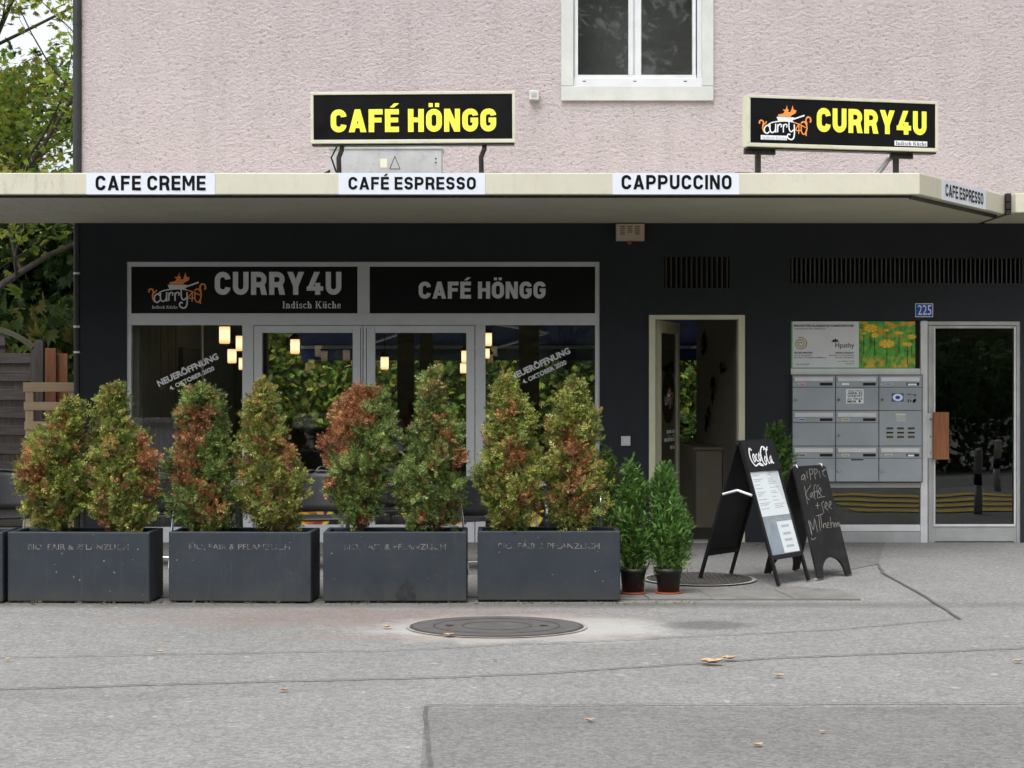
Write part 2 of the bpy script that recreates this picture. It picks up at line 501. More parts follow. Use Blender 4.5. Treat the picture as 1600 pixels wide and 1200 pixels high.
# ------------------------------------------------------------------ lettering
def rp(pts, closed=False, n=5):
    """polyline with rounded corners; pts (x,y[,r])"""
    out = []
    N = len(pts)
    for i, p in enumerate(pts):
        P = Vector(p[:2]); r = p[2] if len(p) > 2 else 0
        if r == 0 or (not closed and i in (0, N - 1)):
            out.append(P); continue
        A = Vector(pts[i - 1][:2]); B = Vector(pts[(i + 1) % N][:2])
        a = (A - P).normalized(); b = (B - P).normalized()
        ea = (not closed and i == 1); eb = (not closed and i == N - 2)
        rr = min(r, (A - P).length * (1 if ea else .5), (B - P).length * (1 if eb else .5))
        p0 = P + a * rr; p2 = P + b * rr
        for k in range(n + 1):
            u = k / n
            # circular-ish
            th = u * math.pi / 2
            out.append(P + a * rr * (1 - math.sin(th)) + b * rr * (1 - math.cos(th)))
    return out
def ribbon(pts, w, closed=False):
    pts = [Vector(p) for p in pts]
    q = [pts[0]]
    for p in pts[1:]:
        if (p - q[-1]).length > 1e-5: q.append(p)
    if closed and (q[0] - q[-1]).length < 1e-5: q.pop()
    pts = q; N = len(pts)
    L = []; Rr = []
    for i, p in enumerate(pts):
        if closed:
            a = (p - pts[i - 1]).normalized(); b = (pts[(i + 1) % N] - p).normalized()
        else:
            a = (p - pts[i - 1]).normalized() if i > 0 else None
            b = (pts[i + 1] - p).normalized() if i < N - 1 else None
            if a is None: a = b
            if b is None: b = a
        na = Vector((-a.y, a.x)); nb = Vector((-b.y, b.x))
        m = (na + nb)
        m = m.normalized() if m.length > 1e-4 else na
        k = w / 2 / max(.35, m.dot(na))
        L.append(p + m * k); Rr.append(p - m * k)
    quads = []
    for i in range(N if closed else N - 1):
        j = (i + 1) % N
        quads.append([L[i], Rr[i], Rr[j], L[j]])
    return quads
def rect(x0, y0, x1, y1):
    return [Vector((x0, y0)), Vector((x1, y0)), Vector((x1, y1)), Vector((x0, y1))]
def glyph(ch, t):
    """list of layers, each a list of polygons; cap height 1"""
    W = .70; r = .30
    V = lambda *a: [Vector(p) for p in a]
    L, T, B = t / 2, 1 - t / 2, t / 2
    base = {'É': 'E', 'Ö': 'O', 'Ü': 'U'}.get(ch, ch)
    if base in 'FE': W = .62
    if base == 'A': W = .78
    if base == 'M': W = .84
    if base == 'I': W = t
    if base == 'Y': W = .76
    if base == '4': W = .74
    if base == 'S': W = .66
    Rx = W - t / 2
    ly = []
    if base == 'C': ly = [ribbon(rp([(Rx, .67), (Rx, T, r), (L, T, r), (L, B, r), (Rx, B, r), (Rx, .33)]), t)]
    elif base == 'O': ly = [ribbon(rp([(Rx, T, r), (L, T, r), (L, B, r), (Rx, B, r)], True), t, True)]
    elif base == 'G': ly = [ribbon(rp([(Rx, .70), (Rx, T, r), (L, T, r), (L, B, r), (Rx, B, r), (Rx, .42)]), t), [rect(W * .52, .40, W, .40 + t * .85)]]
    elif base == 'A': ly = [[V((0, 0), (1.05 * t, 0), (W / 2 + .5 * t, 1), (W / 2 - .5 * t, 1))], [V((W - 1.05 * t, 0), (W, 0), (W / 2 + .5 * t, 1), (W / 2 - .5 * t, 1))], [rect(W * .2, .18, W * .8, .18 + t * .8)]]
    elif base == 'F': ly = [[rect(0, 0, t, 1)], [rect(t, 1 - t * .95, W, 1)], [rect(t, .42, W * .92, .42 + t * .85)]]
    elif base == 'E': ly = [[rect(0, 0, t, 1)], [rect(t, 1 - t * .95, W, 1)], [rect(t, .42, W * .95, .42 + t * .85)], [rect(t, 0, W, t * .95)]]
    elif base == 'H': ly = [[rect(0, 0, t, 1)], [rect(W - t, 0, W, 1)], [rect(t, .42, W - t, .42 + t * .85)]]
    elif base == 'N': ly = [[rect(0, 0, t * .92, 1)], [rect(W - t * .92, 0, W, 1)], [V((0, 1), (t * 1.05, 1), (W, 0), (W - t * 1.05, 0))]]
    elif base == 'M': ly = [[rect(0, 0, t * .9, 1)], [rect(W - t * .9, 0, W, 1)], [V((0, 1), (t * 1.05, 1), (W / 2 + t * .4, .3), (W / 2 - t * .4, .3))], [V((W - 1.05 * t, 1), (W, 1), (W / 2 + t * .4, .3), (W / 2 - t * .4, .3))]]
    elif base == 'U': ly = [ribbon(rp([(L, 1), (L, B, r), (Rx, B, r), (Rx, 1)]), t)]
    elif base in 'PR':
        ly = [[rect(0, 0, t, 1)], ribbon(rp([(t, 1 - t * .48), (Rx, 1 - t * .48, .22), (Rx, .44, .22), (t, .44)]), t * .96)]
        if base == 'R': ly.append([V((W - 1.45 * t, .46), (W - .45 * t, .50), (W + .02, 0), (W - t, 0))])
    elif base == 'Y': ly = [[V((0, 1), (t * 1.1, 1), (W / 2 + .5 * t, .36), (W / 2 - .5 * t, .36))], [V((W - 1.1 * t, 1), (W, 1), (W / 2 + .5 * t, .36), (W / 2 - .5 * t, .36))], [rect(W / 2 - t / 2, 0, W / 2 + t / 2, .37)]]
    elif base == '4': ly = [[V((W * .45, 1), (W * .45 + t * 1.1, 1), (t * 1.0, .2), (0, .2))], [rect(0, .18, W, .18 + t * .8)], [rect(W - 1.55 * t, 0, W - .55 * t, .52)]]
    elif base == 'S': ly = [ribbon(rp([(Rx, .70), (Rx, T, .26), (L, T, .26), (L, .5, .24), (Rx, .5, .24), (Rx, B, .26), (L, B, .26), (L, .30)]), t)]
    elif base == 'I': ly = [[rect(0, 0, t, 1)]]
    if ch == 'É': ly.append([V((W * .35, 1.07), (W * .35 + t * .8, 1.07), (W * .35 + t * 1.7, 1.25), (W * .35 + t * .8, 1.25))])
    if ch in 'ÖÜ': ly.append([rect(W * .5 - t * .95, 1.08, W * .5 - t * .2, 1.08 + t * .7), rect(W * .5 + t * .2, 1.08, W * .5 + t * .95, 1.08 + t * .7)])
    return W, ly
def text_polys(s, t=.22, gap=.10):
    x = 0; out = []
    for ch in s:
        if ch == ' ': x += .30; continue
        W, ly = glyph(ch, t)
        for i, polys in enumerate(ly):
            for p in polys: out.append(([Vector((q.x + x, q.y)) for q in p], i))
        x += W + gap
    return out, x - gap
def polys_to_mb(mb, polys, fx, eps=.0006):
    """fx maps (x,y)->(x,z) local; faces face -y"""
    for p, lay in polys:
        q = [fx(v) for v in p]
        y = -lay * eps
        v3 = [(a[0], y, a[1]) for a in q]
        area = sum(q[i][0] * q[(i + 1) % len(q)][1] - q[(i + 1) % len(q)][0] * q[i][1] for i in range(len(q)))
        if len(q) > 4:
            tr = tessellate_polygon([[Vector((a[0], a[1], 0)) for a in q]])
            fs = []
            for f in tr:
                a, b, c = [q[i] for i in f]
                ar = (b[0] - a[0]) * (c[1] - a[1]) - (c[0] - a[0]) * (b[1] - a[1])
                fs.append(tuple(f) if ar > 0 else tuple(reversed(f)))
            mb.add(v3, fs)
        else:
            f = tuple(range(len(q)))
            mb.add(v3, [f if area > 0 else f[::-1]])
def sign_text(name, s, x0, x1, z0, z1, y, m, parent, t=.22, gap=.10, rot=(0, 0, 0), loc=None):
    """caps text filling x0..x1, caps z0..z1"""
    pl, w = text_polys(s, t, gap)
    mb = MB()
    kx = (x1 - x0) / w; kz = z1 - z0
    polys_to_mb(mb, pl, lambda v: (x0 + v.x * kx, z0 + v.y * kz))
    return mb.build(name, m, parent, loc=loc if loc else (0, y, 0), rot=rot)
def strokes(name, sts, m, parent, fx, loc=(0, 0, 0), rot=(0, 0, 0), smooth=True, k=1.0):
    """sts: list of (pts, width) or ('poly', pts); fx maps drawing coords to local xz"""
    mb = MB(); lay = 0
    for st in sts:
        if st[0] == 'poly':
            polys_to_mb(mb, [([Vector(p) for p in st[1]], lay)], lambda v: fx(v.x, v.y), .0003)
        else:
            pts, w = st
            pts = [Vector(p) for p in pts]
            if smooth and len(pts) > 2:
                o = []
                for i in range(len(pts) - 1):
                    p0 = pts[max(i - 1, 0)]; p1 = pts[i]; p2 = pts[i + 1]; p3 = pts[min(i + 2, len(pts) - 1)]
                    for u in (0, .25, .5, .75):
                        o.append(.5 * ((2 * p1) + (p2 - p0) * u + (2 * p0 - 5 * p1 + 4 * p2 - p3) * u * u + (3 * p1 - p0 - 3 * p2 + p3) * u ** 3))
                o.append(pts[-1]); pts = o
            polys_to_mb(mb, [(q, lay) for q in ribbon(pts, w * k)], lambda v: fx(v.x, v.y), .0003)
        lay += 1
    return mb.build(name, m, parent, loc, rot)
def btext(name, s, x, z, h, m, parent, y=0, bold=0, align='LEFT', rot=(0, 0, 0), width=None, shear=0, spacing=1.0, loc=None):
    cu = bpy.data.curves.new(name, 'FONT'); cu.body = s
    cu.size = h / .73; cu.offset = bold * h; cu.align_x = align; cu.fill_mode = 'FRONT'; cu.resolution_u = 3
    cu.space_character = spacing; cu.shear = shear
    tmp = bpy.data.objects.new("tmp", cu); link(tmp)
    bpy.context.view_layer.update()
    me = bpy.data.meshes.new_from_object(tmp.evaluated_get(bpy.context.evaluated_depsgraph_get()))
    bpy.data.objects.remove(tmp)
    vs = [v.co.copy() for v in me.vertices]
    xs = [v.x for v in vs] or [0, 1]
    k = (width / (max(xs) - min(xs))) if width else 1
    off = min(xs) if (width and align == 'LEFT') else 0
    cr, sr = math.cos(rot[1]), math.sin(rot[1])
    for v in me.vertices:
        a = (v.co.x - off) * k; b = v.co.y
        v.co = Vector((x + a * cr + b * sr, y, z - a * sr + b * cr))
    me.materials.clear(); me.materials.append(m); me.name = name
    o = bpy.data.objects.new(name, me); link(o); o.parent = parent
    return o

LOGO_W = [('poly', [(550, 465), (960, 465), (915, 555), (590, 555)]),
    ([(360, 640), (450, 590), (600, 562), (760, 550), (900, 560), (950, 572)], 24),
    ([(935, 505), (1195, 412)], 32),
    ([(390, 690), (345, 655), (290, 690), (270, 760), (300, 820), (345, 828), (388, 785)], 28),
    ([(400, 630), (400, 740), (420, 795), (460, 808), (510, 775), (530, 700), (530, 615)], 28), ([(530, 700), (535, 810)], 26),
    ([(580, 625), (575, 800)], 27), ([(582, 680), (620, 622), (660, 640), (652, 692)], 25),
    ([(705, 625), (705, 800)], 27), ([(707, 680), (745, 622), (790, 640), (780, 692)], 25),
    ([(835, 560), (835, 700), (860, 765), (900, 775), (945, 730)], 28),
    ([(955, 620), (960, 800), (940, 915), (880, 950), (812, 915), (800, 860), (835, 830), (862, 855)], 30)]
LOGO_O = [('poly', [(585, 460), (590, 410), (700, 390), (740, 350), (690, 295), (750, 305), (772, 275), (792, 205), (802, 290), (832, 300), (815, 350), (870, 350), (892, 300), (922, 205), (945, 295), (1010, 310), (990, 370), (900, 420), (870, 460)]),
    ([(160, 625), (165, 572), (210, 550), (252, 590), (236, 680), (246, 760), (280, 820)], 32), ([(250, 650), (300, 608), (322, 570)], 26),
    ([(945, 574), (1080, 612), (1222, 680)], 22),
    ([(1055, 625), (990, 738), (1110, 745)], 22), ([(1066, 620), (1060, 820)], 24),
    ([(1120, 640), (1122, 760), (1160, 822), (1200, 818), (1228, 770)], 26),
    ([(1110, 590), (1170, 552), (1222, 585), (1250, 680), (1228, 800), (1235, 860)], 30),
    ([(1250, 610), (1225, 520), (1262, 450), (1320, 462), (1340, 530), (1315, 560)], 34)]
def logo(parent, x0, z0, k, y, wm, dark=None, kx=1, rot=(0, 0, 0), loc=None):
    """x0,z0: local position of drawing point (160, 860) ; k: metres per drawing unit"""
    fx = lambda a, b: (x0 + (a - 160) * k * kx, z0 + (860 - b) * k)
    strokes('logo_print', LOGO_W, wm, parent, fx, loc or (0, y, 0), rot)
    strokes('logo_flame', LOGO_O, M['orange'], parent, fx, loc or (0, y, 0), rot)

# serif lower-case lettering for "Indisch Küche"
def serif_text(name, s, x0, x1, z0, h, y, m, parent, rot=(0, 0, 0), loc=None):
    th, tn = .16, .07
    x = 0; pl = []
    def vert(xx, y0, y1, ser=True, top=True):
        pl.append((rect(xx, y0, xx + th, y1), 0))
        if ser: pl.append((rect(xx - .08, 0, xx + th + .08, tn), 1))
        if top: pl.append((rect(xx - .09, y1 - tn, xx + th * (.9), y1), 2))
    for ch in s:
        xh = .66
        if ch == 'I': vert(.08, 0, 1); pl.append((rect(0, 1 - tn, .32, 1), 3)); w = .34
        elif ch in 'nhu':
            vert(.09, 0, 1 if ch == 'h' else xh, ch != 'u')
            if ch == 'u':
                pl += [(q, 3) for q in ribbon(rp([(.17, .2), (.17, .04, .14), (.46, .06, .14)]), .09)]
                vert(.40, 0, xh, False); pl.append((rect(.40, 0, .64, tn), 1)); w = .64
            else:
                pl += [(q, 3) for q in ribbon(rp([(.2, .46), (.22, .60, .1), (.48, .60, .14), (.48, .45)]), .10)]
                pl.append((rect(.40, 0, .56, .5), 0)); pl.append((rect(.33, 0, .63, tn), 1)); w = .64
        elif ch == 'ü':
            pl += [(q, 3) for q in ribbon(rp([(.17, .2), (.17, .04, .14), (.46, .06, .14)]), .09)]
            vert(.09, .1, xh, False); vert(.40, 0, xh, False); pl.append((rect(.40, 0, .64, tn), 1)); w = .64
            pl.append((rect(.12, .80, .26, .94), 0)); pl.append((rect(.38, .80, .52, .94), 0))
        elif ch == 'd':
            vert(.38, 0, 1, False); pl.append((rect(.38, 0, .62, tn), 1))
            pl += [(q, 3) for q in ribbon(rp([(.40, .60), (.10, .60, .2), (.10, .05, .2), (.40, .05)]), .11)]; w = .62
        elif ch == 'i': vert(.09, 0, xh); pl.append((rect(.08, .80, .25, .96), 0)); w = .36
        elif ch == 's':
            pl += [(q, 3) for q in ribbon(rp([(.36, .52), (.36, .62, .08), (.08, .62, .14), (.08, .36, .12), (.38, .32, .1), (.38, .04, .14), (.05, .04, .1), (.05, .16)]), .10)]; w = .46
        elif ch == 'c':
            pl += [(q, 3) for q in ribbon(rp([(.42, .48), (.42, .61, .12), (.10, .61, .2), (.10, .05, .2), (.44, .05, .1), (.44, .14)]), .11)]; w = .50
        elif ch == 'e':
            pl += [(q, 3) for q in ribbon(rp([(.10, .36), (.42, .36), (.42, .61, .14), (.10, .61, .2), (.10, .05, .2), (.44, .05, .1), (.44, .14)]), .10)]; w = .50
        elif ch == 'K':
            vert(.08, 0, 1); pl.append((rect(0, 1 - tn, .34, 1), 3))
            pl.append(([Vector((.24, .42)), Vector((.34, .42)), Vector((.74, 1)), Vector((.62, 1))], 4))
            pl.append(([Vector((.30, .55)), Vector((.62, 0)), Vector((.82, 0)), Vector((.42, .66))], 5))
            pl.append((rect(.52, 0, .90, tn), 1)); pl.append((rect(.52, 1 - tn, .82, 1), 2)); w = .88
        else: w = .32
        if ch != ' ' or True:
            for i in range(len(pl)):
                if len(pl[i]) == 2: pl[i] = ([Vector((q.x + x, q.y)) for q in pl[i][0]], pl[i][1], 1)
        x += w + .07
    pl = [(a, b) for a, b, c in pl]
    mb = MB(); kx = (x1 - x0) / x
    polys_to_mb(mb, pl, lambda v: (x0 + v.x * kx, z0 + v.y * h), .0003)
    return mb.build(name, m, parent, loc or (0, y, 0), rot)

# ------------------------------------------------------------------ ground
g = MB(); g.add([(-150, -150, 0), (150, -150, 0), (150, 150, 0), (-150, 150, 0)], [(0, 1, 2, 3)])
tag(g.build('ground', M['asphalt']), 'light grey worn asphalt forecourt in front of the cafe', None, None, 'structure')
# terrace strip of darker asphalt between wall and planters
g = MB(); g.add([(-9, -4.34, .004), (.55, -4.34, .004), (.55, -.0, .004), (-9, -.0, .004)], [(0, 1, 2, 3)])
p1 = G(1500, 966); p2 = G(1372, 882)
g.add([(.55, -3.9, .004), (2.45, -3.9, .004), (p1.x - .95, -3.55, .004), (p2.x, p2.y, .004), (p2.x + .5, 0, .004), (.55, 0, .004)], [(0, 1, 2, 3, 4, 5)])
tag(g.build('pavement', M['pavedark']), kind='structure')
a = G(665, 1107); b = G(1600, 1102); c = G(672, 1200)
g = MB(); g.add([(a.x, a.y, .004), (c.x - .01, -10.8, .004), (9, -10.8, .004), (9, b.y, .004)], [(0, 1, 2, 3)])
tag(g.build('asphalt_patch', M['patch']), kind='structure')
def strip(name, pts, w, z=.008, m='seam', jit=.006, seed=1):
    rnd = random.Random(seed)
    P = [G(*p).xy for p in pts]
    Q = []
    for i in range(len(P) - 1):
        n = max(2, int((P[i + 1] - P[i]).length / .12))
        for k in range(n):
            Q.append(P[i].lerp(P[i + 1], k / n) + Vector((rnd.uniform(-jit, jit), rnd.uniform(-jit, jit) * 1.5)))
    Q.append(P[-1])
    mb = MB()
    for i, q in enumerate(ribbon(Q, w)):
        mb.add([(v.x, v.y, z) for v in q], [(0, 1, 2, 3)])
    return tag(mb.build(name, M[m]), kind='structure')
strip('asphalt_seam', [(-60, 1080), (350, 1068), (700, 1060), (860, 1053), (1200, 1030), (1680, 1011)], .016, seed=2)
strip('asphalt_seam', [(-60, 1030), (300, 1023), (600, 1018), (1000, 1000), (1300, 985), (1500, 968)], .011, .0084, seed=3)
strip('asphalt_seam', [(1500, 968), (1440, 930), (1380, 897), (1372, 882)], .024, .0088, seed=4)
strip('asphalt_seam', [(663, 1104), (1000, 1103), (1680, 1100)], .012, .0092, seed=5)
strip('asphalt_seam', [(664, 1108), (668, 1160), (672, 1215)], .018, .0096, seed=6)
# flush concrete slabs in front of the terrace
sp = MB
slabs = [(.52, .98), (.99, 1.44), (1.45, 2.02), (2.03, 2.50)]
root_slab = empty('slab_row', (0, 0, 0), 0); tag(root_slab, kind='structure')
for i, (x0, x1) in enumerate(slabs):
    y0 = -4.47; y1 = -3.92
    m = MB().prism([(x0, y0), (x1, y0), (x1 - .06, y1), (x0 - .06, y1)], -.05, .010 + (i % 2) * .003)
    m.build('slab', M['kerbstone'], root_slab, bevel=.004)
m = MB().prism([(.46, -4.50), (2.5, -4.50), (2.4, -3.9), (.4, -3.9)], -.05, .006); m.build('joint_bed', M['seam'], root_slab)

# manhole covers
c0 = G(776, 980)
mh = empty('manhole_cover', (c0.x, c0.y, .004), 0, 'large round manhole cover with pale worn concrete ring in the open forecourt', 'manhole cover')
MB().disc(0, 0, .002, .578, 48, .492).build('ring', M['ringstone'], mh)
MB().disc(0, 0, .004, .555, 48, .468).build('rim', M['castiron'], mh)
MB().disc(0, 0, .006, .535, 48, .45).build('filling', M['castfill'], mh)
for q_, w_ in ((.40, .010), (.22, .010)):
    mb = MB()
    for q in ribbon([(q_ * math.cos(k * math.pi / 24), q_ * .84 * math.sin(k * math.pi / 24)) for k in range(48)], w_, True):
        mb.add([(v.x, v.y, .0075) for v in q], [(0, 1, 2, 3)])
    mb.build('groove', M['castiron'], mh)
for sx_ in (-.30, .30):
    MB().disc(sx_, 0, .0078, .028, 14).build('lifting_hole', M['dark'], mh)
c1 = G(1092, 907)
mh = empty('manhole_cover', (c1.x, c1.y, .012), 0, 'ribbed manhole cover under the menu stand beside the potted conifers', 'manhole cover')
MB().disc(0, 0, .004, .45, 48, .47).build('ring', M['ringstone'], mh)
MB().disc(0, 0, .008, .415, 48, .435).build('plate', M['castiron'], mh)
rb = MB()
for k in range(-9, 10):
    for s_ in (-1, 1):
        xx = k * .04; L_ = math.sqrt(max(.001, .39 ** 2 - xx * xx))
        if s_ > 0: rb.box(xx - .010, xx + .010, -L_, L_, .008, .013)
tag(rb.build('tread_ribs', M['castiron'], mh), kind='stuff')

# ------------------------------------------------------------------ building
bld = empty('apartment_building', (0, 0, 0), 0, 'pink roughcast apartment building with dark cafe ground floor and cream canopy', 'building')
BX0, BX1, BD = PX(125), 9.0, 6.2
def wall_holes(name, x0, x1, z0, z1, holes, y0, y1, m, parent):
    xs = sorted({x0, x1} | {h[0] for h in holes} | {h[1] for h in holes})
    zs = sorted({z0, z1} | {h[2] for h in holes} | {h[3] for h in holes})
    inh = lambda cx, cz: any(h[0] < cx < h[1] and h[2] < cz < h[3] for h in holes)
    mb = MB()
    nx, nz = len(xs) - 1, len(zs) - 1
    solid = [[not inh((xs[i] + xs[i + 1]) / 2, (zs[j] + zs[j + 1]) / 2) for j in range(nz)] for i in range(nx)]
    for i in range(nx):
        for j in range(nz):
            if not solid[i][j]: continue
            a, b, c, d_ = xs[i], xs[i + 1], zs[j], zs[j + 1]
            mb.add([(a, y0, c), (b, y0, c), (b, y0, d_), (a, y0, d_)], [(0, 1, 2, 3)])
            mb.add([(a, y1, c), (b, y1, c), (b, y1, d_), (a, y1, d_)], [(3, 2, 1, 0)])
            if i == 0 or not solid[i - 1][j]: mb.add([(a, y0, c), (a, y1, c), (a, y1, d_), (a, y0, d_)], [(3, 2, 1, 0)])
            if i == nx - 1 or not solid[i + 1][j]: mb.add([(b, y0, c), (b, y1, c), (b, y1, d_), (b, y0, d_)], [(0, 1, 2, 3)])
            if j == 0 or not solid[i][j - 1]: mb.add([(a, y0, c), (b, y0, c), (b, y1, c), (a, y1, c)], [(3, 2, 1, 0)])
            if j == nz - 1 or not solid[i][j + 1]: mb.add([(a, y0, d_), (b, y0, d_), (b, y1, d_), (a, y1, d_)], [(0, 1, 2, 3)])
    return mb.build(name, m, parent)
def H(a, b, c, d_): return (PX(a), PX(c), PZ(d_), PZ(b))
SHOP = (PX(198), PX(937), 0, PZ(409))
DOOR = (PX(1014), PX(1164), 0, PZ(492))
ENTR = (PX(1236), PX(1595), 0, PZ(501))
UPW = (PX(880), PX(1113), PZ(156), 6.3)
GR1 = H(1038, 401, 1140, 450)
GR2 = (PX(1235), PX(1597), PZ(444), PZ(403))
wall_holes('ground_floor_wall', BX0, BX1, 0, 3.2, [SHOP, DOOR, ENTR, GR1, GR2], 0, .16, M['darkwall'], bld)
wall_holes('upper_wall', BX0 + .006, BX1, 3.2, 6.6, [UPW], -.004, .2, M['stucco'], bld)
MB().box(BX0 + .006, BX0 + .2, .2, BD, 3.2, 6.6).build('side_wall', M['stucco'], bld)
MB().box(BX0, BX0 + .16, .16, BD, 0, 3.2).build('side_wall', M['darkwall'], bld, label='dark lower side wall of the building')
MB().box(BX0 + .2, BX1, BD - .2, BD, 3.2, 6.6).build('rear_wall', M['stucco'], bld)
MB().box(BX0 - .2, BX1 + .2, -.3, BD + .3, 6.6, 6.8).build('lowered_roof_slab', M['canopy'], bld)  # unseen roof set low so more daylight reaches the garden
MB().box(BX0 + .2, BX1, .2, BD - .2, 2.82, 3.2).build('ceiling', M['roomdark'], bld)
MB().box(BX0 + .16, BX1, .16, BD - .2, -.1, .009).build('interior_floor', M['floorin'], bld)
# canopy
FY = -2.55
cp = MB().prism([(-11, FY), (PX(1437, FY), FY), (4.56, -.88), (4.56, -.002), (-11, -.002)], 3.12, 3.30)
canopy = cp.build('canopy', M['canopy'], bld, bevel=.008)
cp = MB().prism([(4.61, -1.06), (9, -1.06), (9, -.002), (4.61, -.002)], 3.118, 3.298)
cp.build('canopy', M['canopy'], bld, bevel=.008, label='lower section of cream canopy behind the joint at right')
# drip edge below fascia: dark strip standing in for its shadow gap
dr = MB().box(-11, PX(1425, FY), FY + .05, FY + .075, 3.100, 3.12)
dr.build('shadow_gap_strip', M['bracket'], canopy)
e0 = Vector((PX(1437, FY), FY)); e1 = Vector((4.56, -.88)); ed = (e1 - e0).normalized(); en = Vector((ed.y, -ed.x))
q0 = e0 - en * .07 + ed * .0; q1 = e1 - en * .07
MB().prism([tuple(q0), tuple(q1), tuple(q1 - en * .025), tuple(q0 - en * .025)], 3.09, 3.119).build('shadow_gap_strip', M['bracket'], canopy)
jt = MB()
for z0, z1 in ((3.115, 3.155), (3.165, 3.225), (3.235, 3.31)):
    jt.box(4.563, 4.605, -.93, -.86, z0, z1)
jt.build('expansion_joint', M['grime'], canopy)
MB().box(4.5605, 4.6095, -.855, -.003, 3.13, 3.288).build('joint_light_stop', M['grime'], canopy)  # added through the joint's depth to stop light leaking onto the wall
# plinth
MB().pbox(940, 835, 1012, 848, -.012, .0).build('plinth', M['kerbstone'], bld)

# downpipe
dp = MB().tube([(PX(119.5, -.05), -.02, 3.3), (PX(119.5, -.05), -.02, 6.6)], .042, 16)
dpo = dp.build('downpipe', M['galv'], bld)
MB().lathe([(.046, 5.05), (.046, 5.10)], PX(119.5, -.05), -.02, 16).build('pipe_collar', M['galv'], dpo)
dp = MB().tube([(PX(120.5, .02), .01, 0), (PX(120.5, .02), .01, 3.12)], .030, 14)
dpo = dp.build('downpipe', M['galv'], bld, label='slim lower downpipe at the left corner under the canopy')
for z in (2.62, 2.1, 1.85):
    MB().lathe([(.034, z), (.034, z + .02)], PX(120.5, .02), .01, 14).build('pipe_clip', M['alu_light'], dpo)

# upper window
uw = empty('window', (0, 0, 0)); uw.parent = bld
Y = -.022
MB().pbox(877, -140, 896, 134, Y, .1).build('surround', M['stone_surround'], uw, bevel=.004)
MB().pbox(1097, -140, 1115, 134, Y, .1).build('surround', M['stone_surround'], uw, bevel=.004)
MB().pbox(877, 134.6, 1115, 157, Y - .012, .1).build('sill', M['stone_surround'], uw, bevel=.004)
Yf = .03
MB().pbox(894, 122, 1097, 135, Yf - .028, .12).build('frame_rail', M['white'], uw, bevel=.003)
MB().pbox(894, -140, 900, 122, Yf, .12).build('frame', M['white'], uw, bevel=.003); MB().pbox(1089, -140, 1097, 122, Yf, .12).build('frame', M['white'], uw, bevel=.003)
f = MB().pbox(898, 117, 1088, 122.4, Yf - .014, .1).pbox(898, -140, 903, 116.8, Yf - .014, .1).pbox(1082, -140, 1087, 116.8, Yf - .014, .1)
f.build('screen_frame', M['alu_light'], uw)
f = MB().pbox(982, -140, 1002, 117, Yf + .004, .12); f.build('mullion', M['white'], uw, bevel=.004)
f = MB().pbox(989.5, -140, 991, 117, Yf - .004, Yf + .003); f.build('sash_joint', M['alu'], uw)
for a, b in ((903, 982), (1002, 1082)):
    MB().pbox(a, -140, b, 117, Yf + .03, Yf + .036).build('pane', M['glass_up'], uw)
for px in (913, 992, 1071):
    MB().pbox(px - 2.5, 126.2, px + 2.5, 127.6, Yf - .0295, Yf - .028).build('drain_slot', M['dark'], uw)
MB().box(UPW[0], UPW[1], .9, .92, UPW[2] - .1, 6.5).build('pane_grey_sheet', M['pane_backing'], uw)  # grey sheet added behind the panes to give them an even dark grey

# grilles
gr = empty('ventilation_grille', (0, 0, 0)); gr.parent = bld
MB().box(GR1[0], GR1[1], .10, .12, GR1[2], GR1[3]).build('backing', M['dark'], gr)
sm = None
n = 13
for k in range(n):
    x = GR1[0] + .02 + (GR1[1] - GR1[0] - .04) * k / (n - 1)
    if sm is None:
        o = MB().box(-.006, .006, 0, .07, GR1[2], GR1[3]).build('slat', M['roomdark'], gr, loc=(x, .008, 0)); sm = o
    else:
        o = sm.copy(); link(o); o.location = (x, .008, 0)
    o.rotation_euler = (0, 0, R(18))
gr = empty('ventilation_grille', (0, 0, 0)); gr.parent = bld; gr['label'] = 'long slatted grille with glass behind above the mailboxes'
MB().box(GR2[0], GR2[1], .15, .158, GR2[2], GR2[3]).build('glass_strip', M['glass_dark'], gr)
sm = None; n = 52
for k in range(n):
    x = GR2[0] + .02 + (GR2[1] - GR2[0] - .04) * k / (n - 1)
    if sm is None:
        o = MB().box(-.004, .004, 0, .055, GR2[2] + .01, GR2[3]).build('slat', M['slatgrey'], gr, loc=(x, .012, 0)); sm = o
    else:
        o = sm.copy(); link(o); o.location = (x, .012, 0)
    o.rotation_euler = (0, 0, R(-22))
MB().box(GR2[0], GR2[1], .012, .06, GR2[2], GR2[2] + .009).build('bottom_rail', M['galv'], gr)

